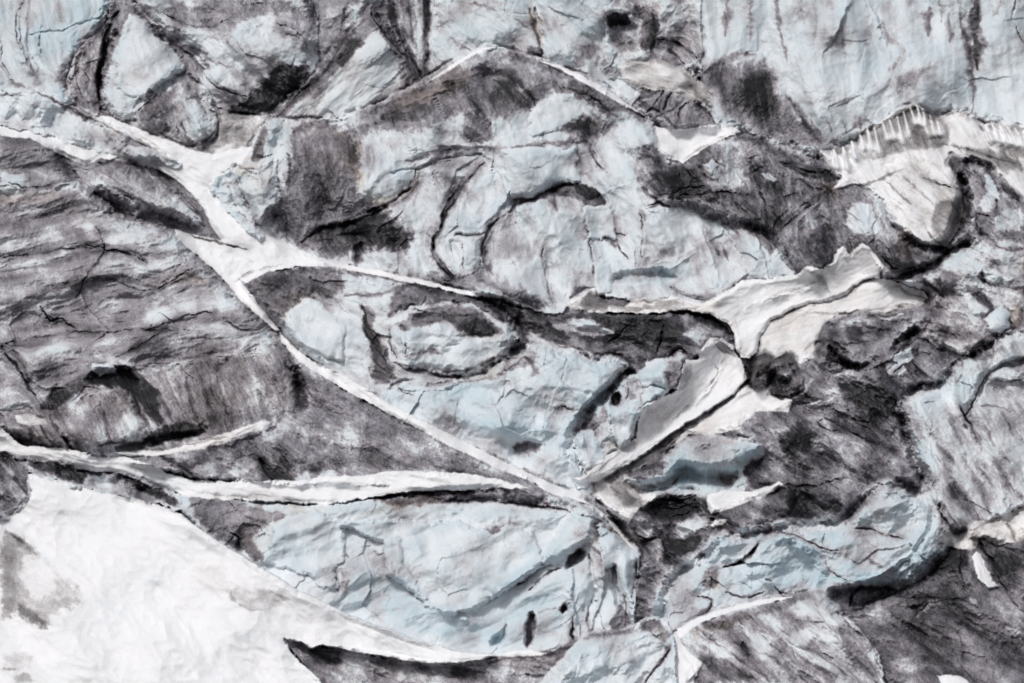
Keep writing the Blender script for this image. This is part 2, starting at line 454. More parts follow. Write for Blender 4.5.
# ---------------------------------------------------------------- the glacier under everything
def glacier_bed():
    X, Y = np.meshgrid(np.arange(-330, 1360, 5.0), np.arange(-240, 1000, 5.0))
    d = bed_depth(X, Y) + 4.0
    P = np.stack([(X-512)/PX_F*d, d, CAM_Z+(341.5-Y)/PX_F*d], -1).reshape(-1, 3)
    ny, nx = X.shape; i = np.arange(ny*nx).reshape(ny, nx)
    Fq = np.stack([i[:-1, :-1], i[1:, :-1], i[1:, 1:], i[:-1, 1:]], -1).reshape(-1, 4)
    me = bpy.data.meshes.new('glacier'); me.from_pydata(P.tolist(), [], Fq.tolist())
    me.polygons.foreach_set('use_smooth', np.ones(len(Fq), bool))
    at = me.attributes.new('dirt', 'FLOAT', 'POINT')
    at.data.foreach_set('value', np.clip(.45+.8*fbm(X/60, Y/60, 9, 5), 0, 1).astype(np.float32).ravel())
    me.materials.append(MAT)
    o = bpy.data.objects.new('glacier', me); col.objects.link(o); o['kind'] = 'structure'
glacier_bed()

M = mass
WALL = 'ice blocks of the upper icefall'
# ================================================================ the back wall along the top
tag(M('layered_ice_block', '-66,-56 118,-56 118,3 112,20 104,34 92,48 80,58 72,74 68,86 78,100 62,106 40,106 20,100 -66,70', 3, '''
A1 K ice_layer: 85,60 110,60 110,160 150,215 130,240 95,190
A1 K silt_edge: 150,240 230,140 330,70 350,0 290,90 220,170 200,230 205,280
A1 c .5 2.2: 75,0 55,25 50,60 50,100 62,150 90,200 115,250
A1 s .7 16: 58,30 62,120 85,190 125,260
A1 s .5 14: 80,60 78,130 100,190 150,220
A1 s .5 12: 120,90 115,140 140,200
A1 d .35 4: 0,195 30,235 60,255 105,275
A1 c .3 2: 0,110 5,190 40,240
A1 D .22 8: 150,240 230,140 330,70 350,0 290,90 220,170 200,230 205,280
A1 U .35 20: 70,40 330,0 320,80 200,160 90,180
A1 g .4 3: 90,100 200,95 330,30
''', ty=.55, edge=14, amp=.6, wave=70, ang=75, stretch=3, dirt=.05, facet=.35, facet_w=40, crack=.5, veins=.12, blue=.35),
 'pale blue ice block with curved upright layers in the top left corner', 'ice block', WALL)

tag(M('dirty_ice_pillar', '205,240 240,150 290,110 330,60 350,10 380,-40 400,40 340,130 310,230 310,330 240,330 210,290', 3.6, '''
A1 c 1.2 7: 345,40 322,90 310,160 295,240 300,320
A1 D .35 12: 300,100 340,40 340,140 310,230 310,330 285,250
A1 c .3 2: 240,160 225,230 250,300
A1 d .3 4: 280,120 260,200 270,300
''', tile='A1', ty=.5, edge=10, amp=.6, wave=40, ang=70, stretch=2.5, dirt=.24, facet=.4, crack=.6, veins=.2, brown=.1),
 'narrow grey ice pillar darkened along its right edge between two pale slabs', 'ice pillar', WALL)

tag(M('triangular_ice_slab', '370,5 390,8 420,40 460,90 500,125 520,160 548,207 500,245 440,292 408,330 388,362 350,345 310,310 303,260 320,190 340,120 345,60', 5.5, '''
A1 K folded_lip: 390,358 350,345 345,325 365,300 400,290 440,284 490,245 545,207 500,248 440,294 408,332
A1 F .9 5: 390,52 430,70 450,112 500,135 530,182 542,205 480,245 425,282 385,282 352,245 362,200 345,172 362,130 375,90
A1 c .6 4: 405,40 440,65 470,105 510,130
A1 d .5 8: 470,90 510,150 545,205
A1 D .35 10: 345,10 400,10 420,45 385,55 350,150 310,260 310,310 300,240 330,120
A1 s .8 14: 550,205 490,245 430,300 395,350
A1 g .25 2: 395,170 450,190 540,190
A1 d .3 3: 490,230 500,190 470,150
''', tile='A1', ty=.5, edge=6, edge_d=1.8, amp=.5, wave=60, ang=70, dirt=.10, facet=.15, crack=.4, veins=.1),
 'pale triangular ice slab with a dark jagged outline and folded lower lip', 'ice slab', WALL)

tag(M('rounded_ice_block', '395,355 420,310 480,265 550,225 590,260 620,300 648,345 645,395 615,438 570,447 510,427 460,400 410,385', 4.6, '''
A1 D .3 14: 400,350 470,280 540,270 480,340 430,370
A1 d .6 6: 480,400 560,435 610,432 640,395
A1 d .45 5: 500,370 495,400
A1 d .4 5: 545,360 555,400
A1 d .3 8: 560,260 590,300 620,360
A1 g .5 5: 530,380 545,410 580,425
''', tile='A1', ty=.5, edge=16, edge_d=3, amp=.8, wave=40, ang=60, stretch=1.6, dirt=.24, facet=.3, mott=1.4, brown=.15),
 'small rounded grey ice block stained dark at its foot, under the triangular slab', 'ice block', WALL)

tag(M('bowl_shaped_ice_mass', '385,-160 945,-160 950,130 942,195 915,240 870,300 800,352 720,352 650,332 600,285 592,255 620,195 560,150 520,122 490,122 430,60 415,20', 2.6, '''
A1 K silt_crescent: 925,185 912,245 840,335 760,352 670,335 740,300 790,250 800,215 850,205
A1 K clean_lobe: 740,60 800,20 890,80 915,150 860,200 760,240 680,230 650,180 690,110
A1 R 2.5 60: 680,80 780,50 890,90 910,160 850,210 740,230 670,180
A1 D .80 16: 925,185 912,245 840,335 760,352 670,335 740,300 790,250 800,215 850,205
A1 D .25 18: 860,60 940,-20 950,120 900,100
A1 c .5 3: 585,255 610,300 650,325 720,345 800,350
A1 c .35 2.5: 590,200 625,240 690,275 760,300
A1 d .4 5: 570,150 620,190 640,230 680,260
A1 D .24 14: 540,0 700,0 880,0 860,40 720,60 700,120 640,130 600,60
A1 c .35 2: 470,30 540,70 600,90 690,60
A1 d .35 5: 520,130 570,140 640,180 690,200
A1 c .3 2: 830,75 880,80 915,120 920,150
A1 D .2 10: 500,0 560,0 560,120 520,120
A1 l .8 20: 740,110 800,150 860,170
A1 c .5 3: 930,0 950,60 960,140
''', tile='A1', ty=.35, edge=14, amp=1.2, wave=55, ang=35, stretch=1.4, dirt=.13, facet=.35, crack=.4, veins=.25, mott=1.2),
 'large round bowl of mottled ice with a black crescent stain at its base', 'ice mass', WALL)

tag(M('dirty_ice_ridge', '262,126 285,104 310,82 326,62 342,38 352,10 358,-56 375,-56 378,10 394,40 410,62 428,90 390,114 335,128', 4.8, '''
A2 K ice_face: 60,165 105,110 150,180 175,270 110,305 0,345 -90,370 -60,290 0,210
A2 K silt_band: 100,70 170,110 240,190 240,240 190,260 150,170
A1 D .40 12: 1050,60 1080,150 960,260 880,310 850,360 800,360 900,270 960,190
A1 d .5 4: 1020,60 960,180 890,260 830,330
A1 d .4 3: 1024,130 960,230 930,250
A2 L .9 10: 60,165 105,110 150,180 175,270 110,305 0,345 -90,370 -60,290 0,210
A2 c .6 4: 90,40 130,100 180,160 230,200 245,240
A2 D .3 10: 70,0 110,30 170,110 240,190 240,240 190,260 150,150 100,70 50,150 0,190 20,110
A2 D .4 8: 0,190 40,150 70,120 20,140 -20,180
''', ty=.5, edge=9, amp=.8, wave=50, ang=-40, stretch=2, dirt=.20, facet=.3, crack=.5, veins=.3, mott=1.2, brown=.12),
 'peaked ice ridge with a clean white triangular face below a sooty crest', 'ice ridge', WALL)

tag(M('streaked_ice_gully', '376,-56 446,-56 446,40 438,80 424,92 402,62 384,22', 1.5, '''
A2 d .55 10: 140,-40 150,60 200,160 240,230
A2 d .8 9: 250,-40 255,60 265,160 280,210
A2 d .4 7: 195,-40 205,80 230,150
A2 l .8 8: 215,-30 225,60 245,170
''', ty=.6, edge=12, amp=.9, wave=36, ang=82, stretch=5, dirt=.42, mott=1.4),
 'dark vertical gully of black streaked ice beside the top centre wall', 'ice gully', WALL)

tag(M('smooth_ice_wall', '432,-56 690,-56 690,60 690,130 620,112 560,90 500,70 440,95 428,60 434,20', 3.2, '''
A2 b .6 16: 560,20 580,80 590,140
A2 d .45 6: 560,30 575,90 600,160
A2 d .35 6: 330,110 365,140 390,160
A2 d .32 4: 380,10 440,25 550,50
A2 d .22 8: 400,-10 520,20
A2 g 1.2 10: 575,30 590,100 600,170
A2 R 1.6 24: 610,-80 830,-80 820,20 780,80 700,140 680,190 620,160 600,80
A2 R 1.2 24: 310,-80 540,-80 550,80 480,130 380,130 310,100
A2 d .35 5: 510,60 560,90
A2 D .3 12: 690,190 720,130 780,130 740,180 700,215
A2 D .45 10: 545,140 600,140 600,175 560,165
A2 U .4 20: 620,-40 820,-40 800,60 700,120
''', ty=.5, edge=12, amp=.9, wave=60, ang=50, stretch=1.5, dirt=.07, facet=.45, facet_w=34, crack=.6, blue=.2, brown=.05),
 'smooth pale ice wall along the top edge with one brownish groove down it', 'ice wall', WALL)

tag(M('stained_ice_hollow', '605,12 617,2 640,-56 700,-56 700,60 690,90 665,92 640,88 628,78 600,75 606,40', 4.0, '''
A2 K dark_pit: 790,55 820,35 850,40 870,60 830,75 800,80
A2 K silt_stain: 880,20 940,20 950,130 900,150 880,110
A2 D .75 8: 790,55 820,35 850,40 870,60 830,70 800,80
A2 D .38 14: 830,20 940,20 950,130 900,150 880,110 900,60
A2 d .85 6: 920,40 945,90 930,150
A2 H 1.4 12: 800,60 840,50 880,80 880,150 830,150 800,110
A2 d .6 4: 930,140 990,150 1024,190
A2 c .4 3: 950,120 1010,130 1060,170
A2 B .5 20: 900,20 950,20 930,140 890,130
A2 l .8 24: 960,0 1010,30 990,90
''', ty=.4, edge=10, amp=.9, wave=30, ang=60, dirt=.24, facet=.4, facet_w=20, mott=1.4, brown=.12),
 'brown and black stained ice hollow above the flat tongue of old snow', 'ice hollow', WALL)

tag(M('fluted_ice_fan', '638,92 660,86 692,94 704,110 722,128 700,132 668,132 652,122 640,108', 5.0, '''
A2 c .7 3: 910,340 950,300 965,265
A2 c .6 3: 960,330 970,300 1000,270
A2 d .6 4: 890,300 930,320 1000,385
A2 d .4 3: 930,360 990,330 1040,280
A2 D .4 6: 885,260 960,262 940,290 890,300
A2 c .5 2: 1000,380 1010,320 1060,300
''', ty=.4, edge=8, amp=.6, wave=20, ang=65, stretch=2, dirt=.42, facet=.4, facet_w=14),
 'dark fluted ice fan tucked below the flat snow tongue', 'ice block', WALL)

tag(M('flat_snow_tongue', '618,66 630,60 656,59 680,67 700,81 713,95 710,104 690,99 665,91 640,87 624,80', 8.0, '''
A2 d .25 6: 850,235 900,250 1000,262
A3 D .2 6: 0,215 60,250 90,290 60,300 20,260
A3 s .4 8: 0,265 50,290 90,300
''', ty=-.2, drape=0.48, edge=5, edge_d=1.2, amp=.35, wave=40, ang=15, stretch=2.5, dirt=.26, brown=.18, mat='snow', mott=.8),
 'flat grey tongue of old snow jutting from the stained upper hollow', 'snow patch')

streaks = []
for i in range(22):                                       # faint runs of meltwater silt down the wall
    x0 = 330+33*i+14*math.sin(i*5.1); y0 = -60+40*math.sin(i*2.3); L = 190+120*math.sin(i*3.7)
    streaks.append(f'A3 d {.09+.05*math.sin(i*1.9):.2f} {7+4*math.sin(i*2.9):.1f}: {x0:.0f},{y0:.0f} {x0+6:.0f},{y0+L*.5:.0f} {x0+14:.0f},{y0+L:.0f}')
tag(M('great_ice_wall', '668,-56 1094,-56 1094,160 1024,140 1000,130 960,118 920,115 890,130 850,145 822,160 780,150 730,134 700,122 690,72 672,30', 3.4, '\n'.join(streaks) + '''
A3 K silt_stain: 60,200 170,180 250,185 300,290 350,370 430,430 380,450 260,410 150,340 60,260
A3 K melt_streak: 870,-60 900,-60 905,100 890,215 870,215 862,100
A3 D .45 40: 60,200 170,180 250,185 300,290 350,370 430,430 380,450 260,410 150,340 60,260
A3 D .5 30: 170,230 250,220 290,320 240,350 180,320
A3 d .35 8: 60,230 130,170 220,160
A3 d .45 8: 138,-60 140,30 128,110
A3 d .35 10: 205,-60 210,60 200,120
A3 d .42 7: 280,-60 290,80 320,190
A3 d .5 9: 320,300 380,380 420,430
A3 d .55 7: 430,435 490,400 545,350 590,380
A3 d .4 4: 380,340 400,380 420,410
A3 d .4 4: 430,360 445,400
A3 d .4 4: 480,360 500,410
A3 d .4 4: 535,340 540,400
A3 d .5 12: 740,20 735,60 735,105
A3 d .3 9: 770,0 780,30 775,70
A3 d .3 10: 820,-20 835,20 850,60
A3 d .4 7: 795,40 800,80 800,125
A3 d .75 16: 885,-60 875,40 880,120 880,210
A3 d .45 10: 830,40 855,130 865,230 870,340
A3 d .3 8: 930,50 960,0
A3 c .35 2.5: 1005,-20 985,40 995,80 1024,130
A3 s 1.1 18: 500,20 480,75 440,140
A3 b .7 6: 505,20 480,80 445,135
A3 s .6 16: 550,-10 590,45 600,100 620,150
A3 d .25 9: 600,60 620,130 680,150 620,210
A3 d .3 6: 540,130 560,130
A3 R 2 70: 330,-40 560,-40 600,200 540,320 400,330 330,200
A3 R 1.6 50: 640,120 840,100 840,260 700,320 620,240
A3 U .3 40: 320,0 520,0 420,200 330,200
A3 d .2 20: 420,310 560,280 700,230 780,180
''', blend=10, ragged=12, ty=.5, edge=10, amp=.9, wave=90, ang=80, stretch=1.2, dirt=.05, facet=0.12, facet_w=60, crack=.12, blue=.25),
 'broad pale blue ice wall with black water streaks in the top right', 'ice wall', WALL)

pen = ['A3 D .3 8: 440,440 505,415 560,372 640,350 700,312 730,330 790,400 800,440 700,450 560,480 470,470',
       'A3 D .2 8: 900,365 1000,375 1090,400 1090,480 1000,470 930,440']
tips = '452,440 480,432 505,416 530,398 552,376 576,384 600,368 622,362 645,352 664,338 684,324 703,315 722,328 742,342 762,356'.split()
for i, q in enumerate(tips):                              # blades of melting snow along the crest
    bx, by = [float(v) for v in q.split(',')]; L = 104+24*math.sin(i*1.7)
    pen.append(f'A3 p 1.8 8: {bx:.0f},{by:.0f} {bx+14:.0f},{by+L*.5:.0f} {bx+32:.0f},{by+L:.0f}')
for i in range(8):
    t_ = i/7; bx = 905+165*t_; by = 368+34*t_
    pen.append(f'A3 p 1.6 9: {bx:.0f},{by:.0f} {bx+24:.0f},{by+45:.0f} {bx+44:.0f},{by+90:.0f}')
tag(M('bladed_snow_ridge', '818,152 832,150 845,145 855,139 868,126 880,123 895,112 912,105 925,108 936,116 955,111 968,112 985,123 1005,123 1030,129 1094,150 1094,246 1000,200 988,170 968,164 962,200 950,244 930,252 905,240 880,222 850,206 835,192 820,172', 8.5, '\n'.join(pen) + '''
A3 d .5 4: 780,430 860,440 920,470 1000,490
A3 d .3 8: 700,520 760,550 830,565
A3 c .6 5: 710,520 770,550 820,560 880,590
A3 D .4 10: 800,470 900,480 930,510 880,560 830,540
A3 d .55 4: 545,545 620,510 690,515
A3 D .35 14: 820,430 1000,470 1024,520 900,500
A3 b .4 16: 740,330 760,400
A3 d .35 8: 740,345 790,370 800,430
A3 d .4 5: 890,370 910,410 930,440
A3 d .35 5: 840,600 850,683
A3 d .25 5: 700,540 760,610 800,683
A3 d .28 5: 620,540 700,610 740,683
A3 d .6 3: 770,345 830,325 880,350 920,368
''', ty=-.1, edge=7, edge_d=2, amp=.8, wave=40, ang=58, stretch=4, dirt=0.15, brown=0.06, mat='snow', mott=1.5),
 'dirty white snow ridge with a row of upright melting blades on its crest', 'snow ridge')

tag(M('gravel_patch', '570,452 620,400 640,335 720,346 812,352 780,410 756,445 660,470', 4.2, '', tile='A1', ty=-.2, drape=0.24, edge=4, edge_d=.6, amp=.3, wave=20, dirt=.40,
  mott=2.2, brown=.12, fine=3, mat='snow'), 'speckled grey gravel patch in the hollow behind the white saddle', 'gravel')
# ================================================================ the left side
tag(M('pillowy_ice_bank', '-66,86 0,91 25,92 48,95 70,106 95,117 112,128 138,141 163,156 182,167 150,165 112,151 72,141 32,129 0,121 -66,114', 13.0, '''
A1 d .5 3: 0,285 60,278 140,285 200,320 260,352 330,382 400,425 470,450
A1 D .32 7: 140,285 200,310 290,345 280,360 200,335
A1 D .2 8: 300,400 360,385 470,440 380,440
A1 R 1.2 20: 60,310 110,300 130,340 80,360
A1 R 1.3 22: 200,360 280,370 290,410 210,410
A1 R 1.2 16: 20,300 50,300 50,340 10,350
A1 d .25 6: 100,310 150,325 155,360
A1 b .4 10: 230,330 300,360 360,410
''', drape=.5, spread=12, ty=-.1, edge=12, edge_d=3, amp=1.2, wave=28, dirt=.04, facet=.3, mott=.8, fine=.7),
 'lumpy pale ice bank with a thin dark rim at the left edge', 'ice bank')

tag(M('domed_ice_hill', '235,185 240,165 252,150 260,130 270,121 300,123 335,122 345,118 370,108 400,95 430,78 460,58 485,47 497,48 520,55 545,62 575,74 600,86 625,102 645,115 662,135 700,160 740,170 800,190 850,220 850,262 830,275 760,290 720,304 690,308 660,302 620,296 590,292 575,300 560,312 540,310 500,296 470,295 440,292 400,290 350,285 320,275 290,255 265,235 240,215', 9.0, '''
Q7 K silt_flank: 165,195 290,198 325,260 318,350 380,405 460,445 440,490 340,485 280,515 200,490 110,430 150,330 165,280
Q7 K silt_summit: 285,190 380,150 480,100 560,45 640,20 740,45 860,90 960,150 1010,190 940,190 860,150 800,120 760,115 735,160 690,150 660,190 600,170 570,165 500,200 420,215 360,205 320,250
Q1 K blue_hollow: 195,490 240,465 330,455 420,465 440,490 330,500 200,505
Q6 c .5 4: 1024,368 970,430 945,540 900,615
Q6 b .8 18: 500,140 600,180 560,300 650,420 740,440 820,370
Q6 B .35 26: 260,90 500,100 560,200 540,320 300,200
Q6 d .45 8: 290,230 300,330 280,400
Q6 d .5 14: 600,640 580,700
Q6 H 1.2 6: 575,620 610,600 610,690 575,690
Q6 s .6 14: 580,420 640,350 660,340
A2 D .3 14: 690,370 740,345 800,380 780,400 700,410
A2 d .32 14: 600,400 680,380 760,370
A2 F .8 6: 490,470 560,448 690,448 705,540 640,545 570,585 505,580
A2 H 1.3 8: 505,590 570,588 640,548 700,552 640,575 560,610 500,620
A2 F .7 6: 570,330 640,285 690,290 715,345 640,385 570,400
A2 s .8 16: 495,480 505,570 480,620 440,660
A2 s .5 12: 40,600 90,540 130,500
A2 g .6 4: 150,520 230,500 330,480
A2 g .5 3: 740,430 770,500 800,520
A2 c .4 3: 735,425 750,470 775,500
A2 d .2 14: 700,430 710,530
A2 R 1.5 20: 810,390 930,360 950,440 870,460 820,440
A2 d .4 14: 900,460 950,480 930,520
A2 D .3 14: 660,240 740,250 860,320 820,335 720,300
A2 c .3 2.5: 660,260 760,295 800,330
A2 d .35 5: 380,290 430,350 450,370
A2 b .5 18: 150,320 280,270 400,230
A2 B .3 30: 100,340 380,160 420,220 200,340
Q1 d .7 5: 0,130 50,125 110,150 160,180 190,240 205,310
Q1 D .55 6: 40,120 120,140 170,180 120,190 60,160
Q1 c .5 3: 100,220 110,330 130,460 150,520
Q1 F .8 4: 105,220 180,215 205,330 110,330
Q1 F .7 3: 135,440 180,440 190,530 150,540
Q1 H 1.3 12: 195,490 240,465 330,455 420,465 440,490 330,500 200,505
Q1 U .7 20: 200,480 330,440 440,470 420,500 200,500
Q1 c .4 2.5: 100,330 205,325 250,325
Q1 c .5 2.5: 205,325 235,390 270,415
Q1 c .3 2.5: 300,240 310,300 315,410
Q1 d .5 10: 40,560 80,520 130,520
Q1 d .5 6: 420,520 530,570 620,550 690,495 800,485 900,470
Q1 c .6 3: 420,525 480,560 540,575 610,555 680,495
Q1 D .30 12: 340,150 540,130 700,260 830,340 900,440 820,480 800,400 720,300 560,270 480,200 380,230
Q1 d .45 5: 540,250 580,350 600,400
Q1 d .4 4: 600,350 640,420
Q1 d .35 4: 650,300 690,350
Q1 s .7 10: 545,300 580,400 600,480
Q1 s .7 10: 620,290 660,370 690,420
Q1 s .6 9: 740,300 770,390 790,470
Q1 d .4 8: 330,220 400,200 470,170
Q1 c .5 3: 320,215 400,190 470,150
Q1 F .7 4: 810,400 830,375 880,420 890,470 810,480
Q1 s .7 10: 430,440 480,400 525,375
B2 d .5 5: 265,60 290,110 330,150
B2 c .5 3: 300,0 270,50 280,100 320,140
B2 c .4 2.5: 355,50 360,120
B2 d .5 9: 430,60 420,110 450,140
B2 c .4 2.5: 600,60 610,160 640,240
B2 R 1.4 20: 60,70 250,60 300,150 150,140
B2 g .5 3: 330,25 430,15
Q7 D .27 16: 285,190 380,150 480,100 560,45 640,20 740,45 860,90 960,150 1010,190 940,190 860,150 800,120 760,115 735,160 690,150 660,190 600,170 570,165 500,200 420,215 360,205 320,250 300,230
Q7 D .25 8: 380,160 470,140 500,170 440,190 370,190
Q7 d .55 7: 612,82 640,70 672,75 705,110 735,155
Q7 d .35 14: 640,90 690,120 720,160
Q7 D .2 10: 640,100 690,130 720,165 660,185 620,150
Q7 D .42 9: 570,170 600,165 640,200 635,235 590,245 560,225
Q7 d .35 9: 430,280 500,262 600,248 680,250
Q7 d .50 7: 680,252 740,242 800,240 850,238
Q7 D .24 16: 800,195 880,170 930,190 900,230 820,240
Q7 D .40 16: 165,195 290,198 325,260 318,350 380,405 460,445 440,490 340,485 280,515 200,490 110,430 150,330 165,280
Q7 D .22 12: 190,440 330,420 460,450 430,490 320,490 260,500
Q7 c .9 5: 190,470 240,440 330,420 400,382 445,345
Q7 d .4 10: 230,450 330,430 400,400
Q7 c .45 3: 455,295 450,340 405,378 340,400
Q7 b .6 14: 310,250 330,330 380,390 450,350 460,290
Q7 c .5 3.5: 615,285 570,335 535,390 515,435 490,480 520,520 550,565
Q7 d .35 8: 610,290 550,350 520,420
Q7 c .6 4: 600,540 620,440 690,385 760,352 815,338
Q7 D .40 7: 760,350 820,332 880,352 910,400 925,490 900,470 880,400 830,365 780,370
Q7 d .4 6: 780,370 785,400
Q7 d .3 5: 975,390 985,420
Q7 D .22 16: 960,230 1030,250 1030,400 990,400 960,300
Q7 R 1.0 18: 330,210 450,200 465,290 440,340 340,390 315,330
Q7 R 1.0 16: 390,420 500,330 540,350 500,440 480,520 400,470
Q7 R 1.0 16: 510,440 560,350 650,300 650,400 610,500 540,540 500,490
Q7 R .9 16: 640,430 760,370 860,380 880,560 780,620 640,560
Q7 g .9 5: 470,290 540,270 610,265
Q7 g .8 4: 545,455 610,452
Q7 D .24 16: 440,560 560,540 680,560 800,620 700,640 560,600
Q7 d .3 6: 600,560 680,590 760,640
Q7 c .4 3: 600,540 560,550 520,560
''', ragged=2, lip=.9, blend=2.5, ty=.45, edge=12, edge_d=3.5, amp=1.5, wave=75, ang=70, stretch=1.3, dirt=.09, facet=0.3, facet_w=52, crack=.7, blue=.12, veins=.08, mott=1.1, pivot=(480,150)),
 'big domed ice hill in the upper middle with mauve summit and grimy left flank', 'ice hill')
M('snow_rim', '425,84 445,69 462,58 476,50 486,47 497,48 488,50.5 474,55 462,62 446,73', 11.2, '', part_of='domed_ice_hill', drape=0.36, edge=3, edge_d=.5, amp=.05, rough=.6, dirt=0, mat='snow', ty=.45, pivot=(480,150))
M('snow_rim', '540,61 560,66 580,75 600,86 618,97 634,108 645,116 630,109 612,99 596,90 578,80 560,71', 11.2, '', part_of='domed_ice_hill', drape=0.36, edge=3, edge_d=.5, amp=.05, rough=.6, dirt=0, mat='snow', ty=.45, pivot=(480,150))

tag(M('pointed_ice_block', '65,300 125,245 165,180 198,95 250,88 262,150 225,260 245,380 258,440 205,505 160,525 130,465 82,395 62,340', 13.3, '''
Q6 D .5 8: 150,150 205,95 200,170 190,240 130,270 140,210
Q6 d .6 4: 150,190 190,190
Q6 d .6 4: 130,240 190,230 
Q6 d .5 4: 80,290 160,290 200,270
Q6 c .5 3: 70,340 95,400 140,460 165,510
Q6 B .5 12: 60,290 170,180 220,90 240,140 180,260 90,340
Q6 s .8 12: 250,450 200,460 180,490
Q6 D .3 10: 170,480 260,430 250,520 180,520
''', tile='Q6', ty=.5, edge=8, amp=.6, wave=30, ang=80, dirt=.09, facet=.4, facet_w=22, brown=.12),
 'small pointed ice block with brown layered tip beside the white saddle', 'ice block')

tag(M('snow_saddle', '-66,108 0,115 35,123 70,128 96,124 100,116 110,117 126,124 147,131 187,148 213,155 230,149 251,146 254,154 247,163 234,171 221,180 215,188 222,200 236,215 256,228 280,240 300,250 335,262 400,275 450,287 486,293 478,297 430,287 380,276 340,268 300,266 270,271 243,284 262,308 280,330 276,332 240,300 215,270 190,250 176,235 176,228 200,236 220,240 210,225 203,208 190,192 178,181 160,170 130,162 100,158 85,166 62,155 30,138 -66,130', 12.5, '''
A1 d .3 3: 390,450 420,440 420,470
B1 c .3 4: 540,0 620,40 690,60 740,65
B1 D .45 4: 560,15 640,40 690,50 740,65 640,50
A1 d .25 5: 480,520 560,590 620,670
B1 d .2 3: 520,90 600,150 680,210 790,290
B1 d .25 4: 700,160 760,130 850,105
A1 d .2 4: 340,360 440,420 540,480
A1 U .3 16: 380,450 540,460 520,490 400,480
''', ty=-.25, drape=0.72, edge=6, edge_d=1.2, amp=.7, wave=50, ang=35, stretch=2, dirt=.0, mat='snow', mott=.5, rough=1.5),
 'winding white snow saddle running from the left edge down along the crevasse', 'snow band')

tag(M('broken_ice_step', '212,188 220,178 236,169 248,174 242,198 252,224 264,240 250,230 234,216 220,202', 12.9, '''
A1 c .3 3: 690,560 700,620 760,670
A1 d .25 4: 660,560 700,540 740,520
''', drape=.7, spread=8, edge=6, amp=.6, wave=18, ang=50, dirt=.05, facet=.4, facet_w=14, blue=.2),
 'pale broken ice step between the narrow part of the snow saddle and the pointed block', 'ice step')
tag(M('mauve_ice_ridge', '78,184 95,170 128,161 162,176 190,196 210,222 198,232 176,228 150,222 120,214', 13.5, '''
A1 c .3 2: 240,580 350,570 500,640
A1 d .4 5: 370,490 420,490
A1 l .7 8: 430,500 520,600 610,680
A1 s .6 8: 480,520 560,600 620,670
A1 d .6 4: 560,620 600,640 615,670
''', ty=-.1, lip=.1, weld=3, edge=8, amp=.7, wave=36, ang=35, stretch=3, dirt=.40, facet=.3, crack=.7, veins=.25, brown=.06),
 'small mauve grey ice ridge under the white saddle at upper left', 'ice ridge')

tag(M('banded_ice_slope', '-66,124 0,128 30,131 50,144 62,160 78,182 110,208 150,222 176,232 190,250 212,272 240,300 262,316 276,332 285,346 302,372 306,440 250,480 100,465 0,432 -66,420', 12.0, '''
A1 K clean_patch: 0,515 60,515 85,545 60,600 0,570
B1 K pale_bulge: 490,190 560,180 620,170 660,190 620,270 560,260
A1 K silt_band: 0,390 100,385 150,430 260,520 200,530 100,500 0,500
A1 D .22 16: 0,390 100,385 150,430 260,520 200,530 100,500 0,500
A1 L .8 14: 0,515 60,515 85,545 60,600 0,570
A1 R .9 14: 0,520 70,520 80,560 0,580
A1 B .5 14: 0,570 120,560 200,590 150,610 0,620
A1 l .7 10: 120,570 220,545 270,570 320,630
A1 L .7 16: 210,640 330,640 350,683 220,683
A1 c .4 3: 0,540 90,560 190,540 260,530
A1 d .3 8: 60,660 220,610 300,600
B1 L .65 20: 260,25 420,10 400,40 300,50
B1 d .38 10: 0,230 120,200 240,155 380,155 480,180
B1 d .30 9: 0,130 160,110 300,60 400,70 440,100
B1 c .5 3: 260,50 340,65 380,75 430,100
B1 d .32 6: 480,190 560,150 620,150
B1 b .6 12: 430,170 560,150 620,160
B1 L .55 22: 490,190 560,180 620,170 660,190 620,270 560,260
B1 L .5 18: 420,240 480,230 560,290 480,300
B1 L .5 16: 560,290 680,280 760,320 700,340
B1 L .6 14: 720,320 800,300 840,330 850,390 760,410 720,370
B1 c .35 2.5: 0,345 100,330 200,315 330,310 450,300 560,310
B1 c .3 2.5: 290,0 320,60 260,150 230,210
B1 c .35 3: 680,280 720,310 770,310 800,290
B1 c .5 3: 120,240 150,290 180,260 220,300
B1 d .5 6: 130,260 170,280 200,270
B1 c .3 2: 340,160 460,200 580,120
B1 c .3 2: 450,300 580,260 640,250
B1 c .25 2: 0,90 150,70 260,60
B1 c .3 2: 350,390 430,340 500,300
B1 L .4 24: 0,310 150,310 260,300 420,290 440,310 300,340 160,380 60,400 0,390
B1 D .22 22: 100,420 170,400 220,440 160,480 110,470
B1 D .25 26: 380,350 480,340 540,390 420,410
B1 s .9 14: 420,430 540,400 640,380 700,370 740,340
B1 d .35 10: 420,430 560,410 700,400 760,420
B1 L .7 12: 275,375 390,395 380,410 290,400
B1 c .6 5: 0,345 60,440 110,500
B1 d .25 6: 20,300 60,400 120,520
''', ty=.1, edge=10, edge_d=2.5, amp=1.1, wave=60, ang=-14, stretch=2.6, dirt=0.35, facet=.45, facet_w=42, crack=1.0, veins=.3, mott=1.0, brown=.05),
 'wide dirty ice slope with wavy grey bands filling the left side', 'ice slope')

